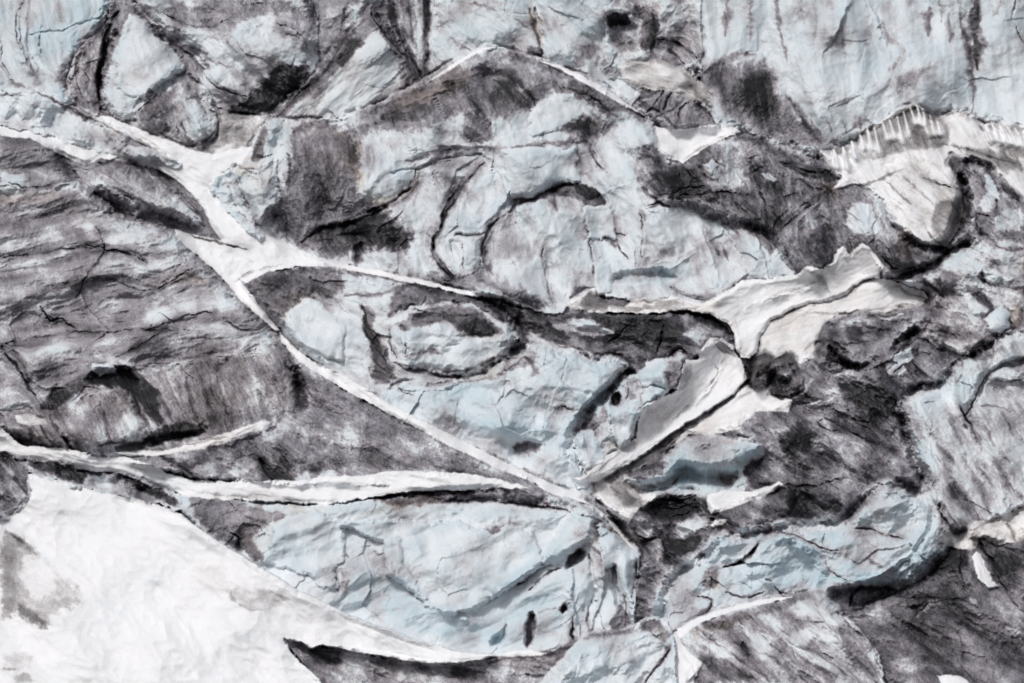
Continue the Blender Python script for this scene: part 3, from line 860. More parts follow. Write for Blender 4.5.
tag(M('streaked_ice_cliff', '-66,408 0,412 30,412 45,400 60,388 78,385 95,372 115,364 145,371 180,360 230,352 270,344 292,348 304,374 302,402 285,425 262,434 200,448 140,456 100,462 60,460 30,440 0,428 -66,424', 13.2, '''
B1 K silt_streak: 230,430 290,410 390,410 440,450 470,520 500,590 470,600 420,520 370,480 300,470 250,480 150,540 140,500
B1 K teal_crack: 0,530 90,530 130,510 140,530 60,555 0,555
B1 D .6 10: 230,430 290,410 390,410 440,450 470,520 500,590 470,600 420,520 370,480 300,470 250,480 150,540 140,500
B1 H 1.6 8: 240,430 380,420 420,470 350,460 260,470
B1 F .8 4: 285,415 350,420 345,432 290,430
B1 D .5 8: 470,600 560,580 640,590 560,630 460,650 420,640
B1 H 1.2 6: 340,655 470,625 600,605 620,615 480,645 380,665
B1 U .8 8: 300,660 470,630 600,605 600,620 420,655
B1 D .6 6: 140,490 180,460 190,490 170,540 110,540
B1 U .9 10: 0,530 90,530 130,510 140,530 60,555 0,555
B1 L .7 8: 0,535 80,535 60,552 0,552
B1 c .8 6: 150,560 200,640 215,670
B1 d .5 6: 120,590 160,640 190,665
B1 d .5 5: 70,570 100,640 130,660
B1 s .8 10: 180,550 260,490 330,480 350,480
B1 d .4 6: 450,470 520,580
B1 d .4 6: 390,500 450,600
B1 d .35 6: 300,520 330,640
B1 d .35 6: 560,440 590,580
B1 d .3 6: 640,420 680,560
B1 l .4 8: 500,440 560,560
B1 l .4 8: 340,500 400,600 430,620
B1 L .6 10: 740,510 770,510 770,540 740,540
B1 R 1 14: 180,560 320,480 380,500 450,620 300,660 200,640
B1 d .7 5: 290,655 340,640 430,645
''', ty=.3, lip=.02, weld=3.5, part=0, blend=14, edge=12, amp=.8, wave=36, ang=66, stretch=4, dirt=.42, crack=.3, mott=1.3, brown=.28, facet=.3),
 'brownish grey ice cliff with steep dark streaks below the banded slope', 'ice cliff')

tag(M('gritty_ice_slope', '288,352 310,362 345,386 400,416 450,442 500,464 560,488 600,508 612,522 560,505 480,496 380,494 250,490 170,480 120,462 160,452 200,448 262,436 290,420 302,400', 14.8, '''
C1 K clean_patch: 570,40 620,20 660,50 620,75 580,70
C1 K clean_patch: 690,30 740,0 780,30 740,60 690,60
C1 L .8 8: 570,40 620,20 660,50 620,75 580,70
C1 L .7 8: 690,30 740,0 780,30 740,60 690,60
C1 d .9 9: 770,0 800,40 820,80
C1 c 1 7: 775,10 800,45 820,85
C1 d .5 8: 840,0 860,50
C1 L .7 6: 880,60 920,50 930,75 880,75
C1 d .6 10: 470,0 520,20 570,55
C1 D .25 10: 930,20 1024,0 1024,50 930,50
C1 L .6 8: 960,50 1010,45 1010,70 960,70
B1 d .2 8: 830,340 880,420 910,450
B1 L .4 14: 920,420 1010,470 960,460
B1 U .4 12: 880,530 940,530 940,560
B2 L .5 8: 20,480 60,490 90,510 40,500
C2 d .4 8: 280,30 420,80 560,120
C2 l .5 6: 200,40 280,50
C2 L .5 10: 0,30 200,45 280,55 200,75 0,75
''', ty=-.1, edge=9, amp=.6, wave=34, ang=28, stretch=2, dirt=.48, facet=.35, facet_w=16, mott=1.6, fine=2.2, crack=.3),
 'dark gritty ice slope below the long white crest line', 'ice slope')
M('snow_crest', '278,328 290,341 312,358 342,372 385,400 440,428 500,458 545,479 580,495 602,510 620,528 636,549 640,554 628,546 606,522 592,508 572,500 540,487 500,471 450,448 400,421 345,392 300,364 280,343', 16.4, '''
C2 B .7 6: 760,190 830,220 880,270 840,260 780,210
C2 d .15 3: 500,10 600,60 740,130
''', shrink=1.4, drape=0.54, edge=4, edge_d=.9, amp=.1, rough=.8, dirt=0, mat='snow', ty=-.1, mott=.4, pivot=(428,429), part_of='gritty_ice_slope')

tag(M('tan_snow_strip', '110,452 143,449 165,450 190,444 215,436 240,428 262,420 270,421 264,432 235,440 205,449 165,455 130,456', 17.2, 'B1 d .4 3: 340,668 560,650 700,620 780,580', ty=-.2, drape=0.48, edge=4, edge_d=.7, amp=.25, wave=30, dirt=.12, brown=.25, mat='snow', mott=1.2),
 'thin tan strip of old snow at the foot of the streaked cliff', 'snow strip')
tag(M('snow_scrap', '14,416 30,414 44,418 46,424 30,428 18,424', 16.5, '', ty=-.3, drape=0.30, edge=4, edge_d=.7, amp=.2, dirt=.2, mat='snow', mott=1.2),
 'small dirty scrap of snow under the teal crack at the left edge', 'snow patch')
# ================================================================ the middle
tag(M('striped_ice_bank', '238,284 262,271 300,265 340,268 400,278 450,289 480,297 512,308 518,332 512,352 490,372 450,395 420,420 400,432 370,405 335,385 300,352 276,328', 10.5, '''
B1 K silt_cap: 720,180 800,130 960,110 1024,130 1024,200 940,200 880,230 840,280 800,240
B2 K silt_band: 150,190 260,170 400,195 480,250 480,300 420,280 330,230 200,240 140,280
B1 D .40 18: 720,180 800,130 960,110 1024,130 1024,200 940,200 880,230 840,280 800,240
B1 B .6 14: 800,230 900,190 940,200 850,290
B1 L .95 8: 850,330 870,260 900,220 940,215 960,260 1020,250 1040,300 1100,340 1024,415 930,370 870,330
B1 F .8 8: 860,320 880,250 930,215 1024,290 1024,400 940,360
B1 c .6 2: 920,283 980,285 1020,295
B2 d .6 9: 60,230 70,290 100,350 130,400
B2 D .45 12: 50,240 90,230 100,300 150,400 150,470 90,460 90,380
B2 L .9 8: 0,190 40,210 60,300 80,360 80,450 0,410
B2 L .8 8: 10,150 100,140 180,165 130,190 40,190
B2 d .45 8: 10,200 100,200 200,170 290,180 380,190
B2 D .38 16: 150,190 260,170 400,195 480,250 480,300 420,280 330,230 200,240 140,280
B2 D .4 6: 0,110 120,135 280,170 400,190 280,185 120,155 0,130
B2 B .35 20: 60,240 200,220 160,290 110,420 200,420 120,470
B2 d .55 8: 160,405 240,430 330,440 400,435 470,400 520,350
B2 D .5 8: 330,440 430,420 520,350 560,350 480,420 380,470
B2 D .3 10: 400,185 470,200 520,290 520,340 480,290
''', ty=.15, edge=10, amp=.8, wave=44, ang=20, stretch=2, dirt=.14, facet=.4, facet_w=30, veins=.3, crack=.5),
 'ice bank striped with grey bands below the white saddle, a clean blue face at left', 'ice bank')

tag(M('oval_ice_boulder', '135,330 140,285 180,248 280,232 340,228 400,240 450,270 500,300 522,320 512,350 450,405 390,432 300,430 200,415 150,400', 12.8, '''
B2 K silt_cap: 160,280 280,230 380,230 460,290 470,320 400,330 350,310 290,310 230,330 170,300
B2 K clean_face: 150,320 185,310 220,330 330,320 350,340 460,335 500,320 480,370 390,400 280,400 180,390 145,360
B2 D .42 12: 160,280 280,230 380,230 460,290 470,320 400,330 350,310 290,310 230,330 170,300
B2 D .3 10: 340,290 420,270 500,310 470,330 380,330
B2 L .9 8: 150,300 185,310 220,300 330,275 350,330 460,320 500,310 480,370 390,400 280,400 180,390 145,360
B2 d .4 10: 190,385 240,370 290,375
B2 c .4 3: 185,300 195,340 190,380
B2 c .3 2.5: 140,300 135,350 160,395
B2 g .5 3: 310,348 350,348
B2 d .5 4: 150,400 230,420 330,430 440,410 500,360
B2 R .9 14: 160,310 330,280 350,350 180,375
B2 c .4 2.5: 145,270 180,250 280,235
''', tile='B2', ty=.3, edge=9, edge_d=2.6, amp=.7, wave=40, dirt=.10, facet=.35, facet_w=26, brown=.05, crack=.4),
 'oval ice boulder with a grey cap inside a dark ring, in the middle', 'ice boulder')

tag(M('sooty_ice_slope', '470,294 480,282 505,272 530,276 560,300 580,306 610,311 645,312 700,313 722,326 738,352 716,348 700,362 688,392 660,388 630,372 600,362 560,356 525,352 510,345 520,322 506,304', 8.8, '''
B2 D .30 16: 400,160 480,150 560,200 640,260 580,260 500,200
B2 D .35 14: 640,260 800,250 950,260 1024,260 1024,330 940,330 820,350 700,330
B2 d .6 6: 690,245 780,250 860,250 940,255
B2 d .7 10: 850,300 870,330 940,380
B2 c .6 3: 960,290 965,320 940,380
B2 c .5 3: 790,350 830,320 860,290
B2 L .8 12: 620,290 680,270 760,280 830,310 750,330 660,310
B2 L .6 10: 520,160 570,170 620,220 620,250 560,220
B2 L .8 10: 560,300 600,330 660,350 720,360 640,380 560,360
B2 d .5 8: 610,270 640,310 680,330
B3 D .4 10: 0,250 60,255 120,290 150,330 120,310 60,280
B3 L .7 14: 0,310 50,290 90,310 40,350
B3 d .8 5: 60,255 110,280 140,320
B2 B .35 16: 620,330 760,350 860,380 720,370
B2 D .3 12: 800,370 880,400 840,420
B2 c .5 4: 500,220 530,300 520,350
''', ty=.0, edge=8, amp=1.0, wave=34, ang=14, stretch=2.2, dirt=0.66, facet=.5, facet_w=22, crack=.6, mott=1.4),
 'sooty black ice slope between the domed hill and the pale ice face', 'ice slope')

tag(M('pale_ice_cliff', '390,398 405,382 430,392 452,384 478,372 500,358 520,348 545,346 560,352 580,352 600,358 615,356 630,366 622,378 600,398 590,412 580,425 570,440 574,462 590,478 585,520 520,500 450,465 395,430', 12.0, '''
B2 K silt_band: 150,420 240,430 320,455 340,470 240,450 160,440
B2 K ice_hollow: 510,650 570,640 600,660 560,690 510,690
B2 D .35 10: 150,420 240,430 320,455 340,470 240,450 160,440
B2 D .3 8: 520,350 600,380 560,420 500,430 470,420
B2 b .6 14: 340,450 430,440 560,390
B2 d .4 6: 330,470 390,460 470,440 550,390
B2 s .8 14: 860,420 800,490 760,530 750,545 690,600
B2 c .3 2.5: 640,540 700,545 750,545
B2 d .4 8: 550,390 590,430 560,450
B2 g .5 3: 150,440 160,490 330,490
B2 c .3 2: 150,440 175,490 210,500
B2 g .5 4: 480,400 500,460 470,520
B2 D .3 12: 510,650 560,640 600,655 560,683 520,683
B2 H .9 10: 510,650 570,640 600,660 560,690 510,690
B2 R 1.6 40: 600,390 780,390 840,430 760,520 640,530 560,480
B2 R 1.2 30: 260,520 500,560 640,600 560,640 380,600
B2 d .3 5: 720,360 740,390
B2 U .3 40: 180,490 500,490 700,600 560,680
''', ty=.5, edge=9, amp=1.0, wave=70, ang=20, dirt=.05, facet=.55, facet_w=44, crack=.5, blue=.28),
 'clean pale blue ice face just above the long white crest line', 'ice face')

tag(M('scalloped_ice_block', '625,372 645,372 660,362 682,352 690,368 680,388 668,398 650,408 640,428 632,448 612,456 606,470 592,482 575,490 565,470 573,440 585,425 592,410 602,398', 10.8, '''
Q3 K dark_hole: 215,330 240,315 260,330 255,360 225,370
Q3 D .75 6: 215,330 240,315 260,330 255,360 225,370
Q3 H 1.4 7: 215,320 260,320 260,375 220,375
Q3 D .3 8: 150,380 200,360 210,420 130,470 60,490 60,470 130,420
Q3 H 1.2 7: 55,470 130,430 145,400 160,440 100,480
Q3 F .9 8: 330,240 380,180 430,165 445,270 400,260 350,270
Q3 H .8 6: 360,265 440,275 460,295 400,280
Q3 D .3 10: 440,170 520,180 510,260 470,300 440,250
Q3 c .7 4: 525,180 520,240 480,300 430,320 370,350 340,380
Q3 d .45 8: 340,380 320,460 310,520 260,540
Q3 c .4 3: 350,270 350,350 340,370
Q3 c .4 3: 290,300 300,330 290,340
Q3 F .8 6: 220,380 320,400 320,480 260,540 230,480
Q3 s .7 10: 220,370 215,460 245,540
Q3 F .8 6: 90,520 130,480 180,560 200,600 110,640
Q3 c .5 3: 90,500 100,580 90,683
Q3 c .4 3: 150,440 140,500 170,560
Q3 D .2 10: 270,260 330,250 340,340 290,340
Q3 B .4 14: 230,470 260,560 160,600
''', ty=.4, edge=7, edge_d=2, amp=.8, wave=26, ang=75, dirt=.09, facet=.5, facet_w=18, blue=.2, crack=.3),
 'scalloped ice block with a small dark hole beside the white snow fan', 'ice block')

tag(M('grimy_ice_slope', '645,160 668,168 690,162 702,150 716,138 742,136 762,141 792,157 822,163 850,185 880,200 906,238 935,246 948,254 932,270 910,278 886,282 872,270 868,256 850,262 835,270 815,280 800,276 782,256 776,240 760,228 720,220 690,208 662,198 646,188 638,172', 12.0, '''
Q2 K olive_spot: 160,160 200,120 270,140 260,190 200,190
Q2 K clean_patch: 290,240 340,220 380,240 410,320 390,360 300,350 270,300
Q1 D .3 14: 340,80 500,60 540,130 420,150 360,120
Q1 L .7 14: 540,90 600,40 680,60 720,130 640,160 560,150
Q1 F .7 5: 555,55 575,40 590,60 575,85
Q1 B .6 20: 530,30 620,30 560,100
Q1 U .9 8: 740,100 770,80 820,110 820,130 780,120
Q1 L .9 6: 750,90 790,80 825,115 815,130
Q1 c .5 3: 740,110 770,190 790,300
Q1 c .4 3: 460,170 600,160 720,170
Q1 c .3 2: 350,190 480,140 560,130
Q1 d .6 7: 760,280 800,320 830,310
Q1 D .3 8: 760,290 830,290 820,340
Q1 L .4 20: 850,200 960,200 1000,280 900,340 850,300
Q1 c .4 3: 830,310 900,250 980,190
Q2 B .9 10: 160,160 200,120 270,140 260,190 200,190
Q2 d .7 7: 0,40 60,90 150,110 240,110
Q2 c .7 4: 20,50 100,90 220,105 270,130 380,170 450,220
Q2 D .30 12: 0,20 120,60 250,110 220,130 80,110
Q2 L .8 12: 290,240 340,220 380,240 410,320 390,360 300,350 270,300
Q2 l .6 10: 400,190 440,280 500,400
Q2 L .55 14: 450,250 520,260 540,330 480,410 430,330
Q2 B .8 20: 500,270 560,330 570,470 500,470 480,400
Q2 l .5 8: 560,340 640,420
Q2 d .8 8: 440,450 480,510 560,510 640,470 700,430
Q2 D .3 10: 440,440 560,490 640,440 560,530 480,530
Q2 c .6 4: 430,450 480,510 600,490 700,430 760,400
Q2 L .4 14: 120,230 180,200 220,300 160,330 100,300
Q2 d .7 5: 120,490 200,495 240,440 240,400
Q2 c .4 3: 0,310 80,250 150,190
''', ty=.1, edge=9, edge_d=2.5, amp=1.2, wave=38, ang=62, stretch=1.8, dirt=0.6, facet=.7, facet_w=24, crack=.6, mott=1.5),
 'grimy grey ice slope right of the domed hill with an olive brown spot', 'ice slope')

tag(M('rippled_snow_slope', '832,188 846,172 870,166 890,160 912,152 930,160 950,168 958,190 965,210 958,232 945,246 930,245 915,232 900,215 885,200 862,184', 13.2, '''
Q2 d .5 5: 300,130 360,150 430,110 520,80
Q2 d .3 5: 400,150 520,230 600,290 640,360
Q2 d .4 5: 560,270 620,330 700,420
Q2 D .3 14: 650,220 780,190 780,330 700,400 640,310
Q2 c .5 3: 600,110 660,140 740,160
Q2 d .35 4: 440,130 560,230
Q2 d .35 4: 520,110 640,230
Q2 b .5 20: 680,200 760,310
''', ty=-.1, drape=0.48, edge=7, amp=.7, wave=30, ang=48, stretch=3.5, dirt=0.15, brown=0.05, mat='snow', mott=1.7),
 'rippled off-white snow slope below the bladed snow ridge', 'snow slope')

tag(M('dark_ice_gully', '948,160 968,160 990,168 1002,186 1094,240 1094,300 1020,262 985,250 965,240 952,250 940,250 962,228 968,205 960,180', 9.4, '''
Q2 D .35 14: 900,70 980,80 1022,150 1022,220 960,170 930,130
Q2 d .7 8: 930,130 980,180 1022,230
Q2 c 1.2 5: 865,100 905,150 920,190 910,240
Q2 F .7 5: 860,110 900,160 912,200 880,180
Q2 U .9 10: 860,100 910,150 920,220 890,250
Q2 L .7 10: 850,180 900,190 890,260 830,250
Q2 L .7 14: 960,230 1022,260 1022,330 940,340 890,310
Q2 D .3 10: 690,10 780,40 800,130 760,150 710,70
Q2 d .6 7: 820,280 830,340 860,380 960,430
Q2 l .7 5: 810,270 800,350
Q2 c .5 3: 780,200 785,300 820,270 910,280
''', ty=.1, edge=8, amp=1.0, wave=30, ang=50, stretch=2.5, dirt=.50, facet=.5, facet_w=22, mott=1.4, blue=.2),
 'dark ice gully with a curved teal crack under the right end of the bladed ridge', 'ice gully')

tag(M('lumpy_ice_slope', '882,282 905,276 930,270 948,256 968,244 990,238 1030,250 1094,270 1094,352 1040,330 1005,338 985,348 955,352 925,338 905,322 912,308 930,300 925,292', 11.5, '''
Q2 D .45 10: 780,560 850,590 890,640 880,683 840,640 790,600
Q2 d .6 8: 850,500 830,540 880,560
Q2 L .9 8: 850,520 880,500 935,520 920,555 870,550
Q2 L .7 16: 640,450 760,410 840,420 800,480 700,520
Q2 L .8 16: 940,440 1022,430 1022,540 960,510
Q2 D .4 10: 440,500 560,500 640,560 700,620 620,580 520,540
Q2 d .6 6: 560,520 640,570 690,620
Q2 d .5 5: 900,400 960,430 1022,420
Q2 L .7 10: 480,560 560,550 610,620 540,610
Q4 F .9 5: 870,80 930,35 960,60 950,120 890,130
Q4 D .3 8: 880,90 910,85 925,115 895,120
Q4 B .8 14: 960,30 1020,30 1010,100 965,110
Q4 L .7 6: 965,35 1015,30 1000,90 970,80
Q4 L .5 16: 700,160 790,160 760,220 700,230
Q4 d .6 6: 860,0 890,30 870,60
Q4 D .35 14: 800,190 900,140 1022,120 950,190 850,230
Q4 c .5 3: 960,50 962,120
Q4 d .5 8: 640,120 720,140
Q2 R 1 8: 860,500 930,515 920,560 860,550
''', ty=.0, edge=8, amp=1.3, wave=32, ang=25, stretch=1.5, dirt=.30, facet=.7, facet_w=24, brown=.18, mott=1.6),
 'lumpy grey and white ice slope at the right edge, above the fluted slope', 'ice slope')

tag(M('grey_ice_rubble', '752,372 768,364 790,352 822,352 850,372 880,356 918,326 955,332 985,345 962,362 938,386 906,394 900,418 925,486 890,482 862,500 842,524 815,530 775,530 745,532 720,520 700,510 690,470 672,450 690,432 722,420 762,405', 10.5, '''
Q4 K clean_patch: 440,270 520,260 530,300 490,330 450,310
Q4 K silt_stain: 370,400 470,400 490,450 540,540 480,480 390,490
Q4 D .38 14: 240,330 400,360 480,400 520,500 480,480 400,490 330,440 250,400
Q4 D .4 12: 370,400 470,400 490,450 540,540 480,480 390,490
Q4 c .9 4: 480,400 500,470 560,550 620,620 650,680
Q4 d .5 10: 490,440 540,520 600,600
Q4 L .85 8: 440,270 520,260 530,300 490,330 450,310
Q4 c .8 3: 560,210 540,260 500,280 470,320
Q4 F .7 6: 470,240 550,210 540,250 500,270
Q4 d .8 6: 470,235 530,170 590,115
Q4 H 1 6: 475,250 530,225 545,240 500,265
Q4 L .6 18: 590,130 640,110 690,150 640,180 600,170
Q4 L .5 14: 680,180 760,160 740,230 690,230
Q4 c .4 3: 160,510 190,490 280,540 400,600 480,630
Q4 c .4 3: 155,515 190,540 240,550
Q4 L .4 24: 200,560 330,560 420,620 380,680 220,680
Q4 L .4 20: 140,360 230,350 260,400 160,420
Q4 s .7 12: 110,440 170,430 220,405
Q4 l .9 4: 110,440 170,425 220,405
Q4 D .35 10: 100,380 160,420 220,410 130,430
Q4 D .2 18: 0,560 100,500 160,560 130,640 0,640
Q4 c .3 2: 220,450 300,500 380,520
Q5 D .2 24: 740,0 1000,0 1024,200 860,240 800,180
Q5 D .3 16: 800,240 1024,250 1024,390 840,390 790,330
Q5 d .6 6: 770,220 840,240 940,240 1024,210
Q5 c .6 3: 780,230 850,245 930,240 1024,215
Q5 d .3 6: 840,270 880,340
Q5 L .4 14: 900,20 960,20 980,80 900,80
Q3 L .6 12: 900,280 960,300 980,350 890,350
Q3 d .5 4: 880,300 910,290 960,330
''', ty=.1, edge=8, amp=1.2, wave=36, ang=38, stretch=2.2, dirt=0.55, facet=.6, facet_w=26, crack=.8, mott=1.5, veins=.2),
 'grey rubbly ice with swirling cracks right of centre', 'ice slope')

tag(M('fluted_ice_slope', '896,404 906,394 938,385 962,360 985,345 1005,334 1040,326 1094,322 1094,476 1024,512 1004,522 985,530 966,540 950,520 928,486 908,440', 12.4, '''
Q4 K blue_cleft: 880,300 930,265 1022,230 1022,290 920,300 870,340 820,380
Q4 K ice_rib: 760,260 850,240 870,290 820,350 790,460 750,440 740,380
Q4 U .9 12: 880,300 930,265 1022,230 1022,290 920,300 870,340 820,380
Q4 H 1.6 9: 880,300 930,270 1022,240 1022,280 920,298 860,330 820,420
Q4 c .7 4: 880,300 840,350 815,400 800,450 775,490
Q4 R 1.2 14: 760,260 850,240 870,290 820,350 790,460 750,440 740,380
Q4 D .3 12: 780,220 860,200 900,240 800,250
Q4 d .5 6: 760,250 770,300 730,360
Q4 c .6 4: 750,440 775,490 800,530 820,600
Q4 d .8 6: 765,515 780,540
Q4 d .7 5: 795,485 800,490
Q4 R 1 14: 880,310 1022,290 1022,340 900,350
Q4 d .35 4: 830,440 880,440 960,460
Q4 c .3 2.5: 890,340 960,345 1022,330
Q4 D .24 16: 480,400 540,420 620,600 640,683 560,560
Q4 d .3 12: 560,440 640,560 720,680
Q4 d .25 10: 680,440 740,560 780,683
Q4 d .25 8: 860,520 900,620 960,683
Q4 d .3 8: 800,520 850,640
Q4 c .3 3: 940,480 960,560 1000,590
C3 d .25 10: 830,0 900,100 930,190
C3 d .3 10: 930,0 970,80 1024,140
C3 d .2 10: 760,0 850,130
C3 r .8 14: 880,0 950,110 970,180
C3 D .25 14: 780,90 820,80 900,190 900,220 840,160
C3 d .5 5: 820,270 870,240 950,210 1024,160
''', ty=.1, edge=9, edge_d=2.2, amp=1.1, wave=46, ang=62, stretch=3, dirt=.17, facet=.45, facet_w=34, mott=1.3, brown=.06, crack=.3),
 'pale fluted ice slope with a blue cleft along the right edge', 'ice slope')

# ---------------------------------------------------------------- snow of the middle
tag(M('small_white_snow_patch', '656,126 670,129 700,128 722,126 738,127 741,132 725,138 708,145 694,155 682,163 668,160 658,150', 15.5, 'A2 d .2 4: 950,460 1000,470\nA3 d .2 3: 0,480 60,430 160,400', ty=-.25, drape=0.48, edge=5, edge_d=1, amp=.3, wave=30, dirt=.03, mat='snow', mott=.7),
 'small bright snow patch on the right shoulder of the domed hill', 'snow patch')
tag(M('curved_snow_bank', '564,308 572,300 580,296 594,287 600,297 607,303 623,307 634,300 644,297 660,300 671,295 686,300 702,303 718,296 729,290 742,280 756,279 771,278 797,275 803,269 807,265 820,270 832,262 838,250 844,246 850,254 862,243 870,247 878,258 884,267 879,277 862,281 846,294 826,302 810,303 790,311 771,321 761,334 758,352 750,360 742,358 735,350 733,335 726,324 708,314 687,310 657,314 640,313 613,313 590,312 576,310', 15.0, '''
B3 K bright_snow: 190,240 330,190 420,170 440,200 350,240 260,270 230,310 220,380 180,350 160,290
Q1 K dirty_tail: 40,590 130,530 200,600 300,560 420,560 480,600 320,612 100,612
Q1 D .3 14: 0,600 60,570 130,530 190,570 190,620 60,620
Q1 D .3 8: 60,590 130,530 200,580 300,600 420,560 540,590 500,610 320,610 100,610
Q1 B .4 20: 60,560 500,580 640,640 660,683 600,650 100,620
Q1 d .5 4: 190,560 280,575 380,570 420,540
B3 s .6 10: 200,230 260,210 340,180 410,165 440,200
B3 d .28 3: 190,235 260,210 340,180 400,165
B3 B .3 20: 0,215 120,220 160,290 180,380 140,330 60,250
B3 d .28 6: 360,120 410,140 440,190
B3 d .22 5: 160,270 180,340 170,380
B3 d .2 5: 280,240 400,230 500,180 600,130
B3 L .9 12: 190,240 330,190 420,170 440,200 350,240 260,270 230,310 220,380 180,350 160,290
''', ty=-.2, fill=3, spread=14, drape=0.66, edge=4, edge_d=.8, amp=.5, wave=40, ang=-20, stretch=2.2, dirt=.08, mat='snow', mott=1.7, brown=.06, rough=1.8),
 'long curved bank of white snow with a fingered upper end, right of centre', 'snow bank')
tag(M('tan_snow_slope', '760,352 758,336 770,321 790,311 810,303 828,301 846,293 862,281 880,277 902,284 926,292 929,299 918,307 904,314 880,317 850,318 832,325 823,334 824,346 815,358 800,364 786,352 778,358 770,366 758,374 750,366', 14.0, '''
B3 d .3 4: 230,330 240,290 300,260 400,230
B3 d .25 4: 340,250 460,260 600,240 720,220
B3 B .3 20: 230,300 420,200 600,160 600,220 400,260 260,360
B3 d .5 4: 420,330 390,340 350,380
B3 c .3 3: 640,170 680,200 740,210
B3 d .2 6: 560,150 480,200 420,220
''', ty=-.2, drape=0.30, edge=4, edge_d=.8, amp=.4, wave=36, ang=-15, stretch=2, dirt=0.11, brown=0.12, mat='snow', mott=1.1, fine=1.6),
 'dull tan snow slope just below the curved white bank', 'snow slope')
tag(M('snow_fan', '535,168 590,165 605,110 640,75 690,80 740,110 760,160 790,205 805,250 740,310 660,370 560,430 470,490 400,540 320,600 250,640 160,690 80,690 60,680 110,640 190,590 260,545 320,510 335,450 342,392 385,358 440,330 500,300 524,235', 13.6, '''
Q3 K bright_snow: 600,180 700,190 800,250 700,345 560,425 440,505 300,600 280,590 400,500 520,400 620,300 580,200
Q3 K dirty_margin: 340,390 430,340 500,320 520,340 470,400 380,470 320,540 260,560 320,510
Q3 L .9 14: 600,180 700,190 800,250 700,345 560,425 440,505 300,600 280,590 400,500 520,400 620,300 580,200
Q3 d .25 5: 600,120 640,85 700,140 760,160
Q3 d .34 3: 480,420 560,350 640,270 700,210
Q3 d .3 3: 700,350 620,400 520,450 440,500 300,590
Q3 d .3 4: 660,180 680,230 620,300 520,400
Q3 D .06 14: 340,390 430,340 500,320 520,340 470,400 380,470 320,540 260,560 320,510
Q3 D .12 8: 530,180 560,180 560,260 500,320 510,270
Q3 D .25 6: 640,75 700,80 760,160 690,140
Q3 B .3 20: 340,390 520,310 530,380 420,470 300,560
Q3 s .4 8: 520,420 600,340 680,240 690,200
''', tile='Q3', drape=.18, fill=4, spread=22, edge=5, amp=.4, wave=40, ang=-40, stretch=3.5, dirt=.13, mat='snow', mott=1.2, rough=2.5, fine=1.6),
 'broad fan of streaked white snow descending left below the curved bank', 'snow fan')
tag(M('tan_snow_apron', '749,380 758,374 770,376 770,394 792,400 789,412 756,412 740,428 722,434 690,434 664,452 640,468 625,474 636,458 660,446 684,428 706,417 726,403', 12.6, '''
Q3 d .4 3: 690,480 760,460 830,390
Q3 d .4 4: 300,620 400,560 520,480 600,480
Q3 d .4 3: 420,580 480,520 530,480
Q3 D .3 10: 280,640 420,540 520,490 440,580 320,670
Q3 L .7 10: 800,280 880,250 890,330 970,340 950,380 860,380
Q3 d .3 4: 880,330 900,290
Q3 B .3 20: 560,440 760,330 780,440 600,480
''', ty=-.1, drape=0.30, edge=4, edge_d=.8, amp=.6, wave=36, ang=-30, stretch=3, dirt=0.12, brown=0.1, mat='snow', mott=1.2, fine=1.5),
 'tan grey snow apron along the lower right side of the white snow fan', 'snow slope')
tag(M('grey_snow_gully', '574,484 598,474 625,462 640,470 628,482 645,490 664,490 655,500 640,508 628,524 612,514 596,498', 11.4, '''
Q5 D .25 14: 0,180 150,220 200,320 140,350 60,280
Q5 D .3 10: 0,110 100,180 90,210 0,150
Q5 L .6 10: 100,250 200,250 250,280 170,310
''', ty=-.1, drape=0.48, edge=5, edge_d=1, amp=.6, wave=30, ang=30, stretch=2, dirt=.24, brown=.08, mat='snow', mott=1.2),
 'grey white snow filling the gully beside the tip of the long crest', 'snow patch')

tag(M('dark_ice_disc', '164,135 180,112 210,98 280,76 340,64 400,64 445,76 530,50 596,38 625,62 600,100 560,125 510,185 450,245 390,270 330,284 280,262 240,240 200,195 170,165', 14.6, '''
Q4 c .7 3: 165,130 210,100 290,72 360,60 410,68 470,72 520,55
Q4 l .95 3: 400,64 440,77 520,60
Q4 D .3 14: 260,120 330,110 350,180 300,180
Q4 d .35 4: 330,140 450,120
Q4 c .3 2: 200,180 300,190 420,160
Q4 c .5 3: 590,110 540,160 480,230
Q4 L .5 14: 560,60 620,50 600,90 550,100
Q4 d .5 5: 180,160 240,230 330,280
''', tile='Q4', ty=-.1, edge=6, edge_d=1.4, amp=.6, wave=30, ang=25, stretch=2, dirt=.55, facet=.4, facet_w=16, mott=1.3, fine=1.8, crack=.5),
 'dark grey disc of grit-covered ice set in the tan snow', 'ice disc')
for lab, ol, st in (('dark pointed ice knob at the lower end of the curved snow bank', '748,382 750,368 757,356 768,353 774,362 772,374 766,384 756,388', 'Q3 B .8 12: 800,180 890,160 880,230 800,230\nQ3 l .6 6: 850,220 880,260'),
                    ('dark cone of gritty ice right of the knob on the tan snow', '772,382 776,368 784,360 788,354 794,360 800,374 800,390 786,396 774,392', 'Q3 c .5 3: 970,160 1000,160 1024,230\nQ3 l .6 5: 960,230 980,250'),
                    ('low dark ice stub at the left tip of the grey disc', '817,358 820,346 828,340 834,346 846,356 842,366 826,368', '')):
    tag(M('ice_knob', ol, 17.0, st, ty=.3, edge=9, edge_d=2.2, amp=.6, wave=14, dirt=.78, facet=.5, facet_w=9, brown=.2, mott=1.6), lab, 'ice knob', 'dark ice knobs on the tan snow')
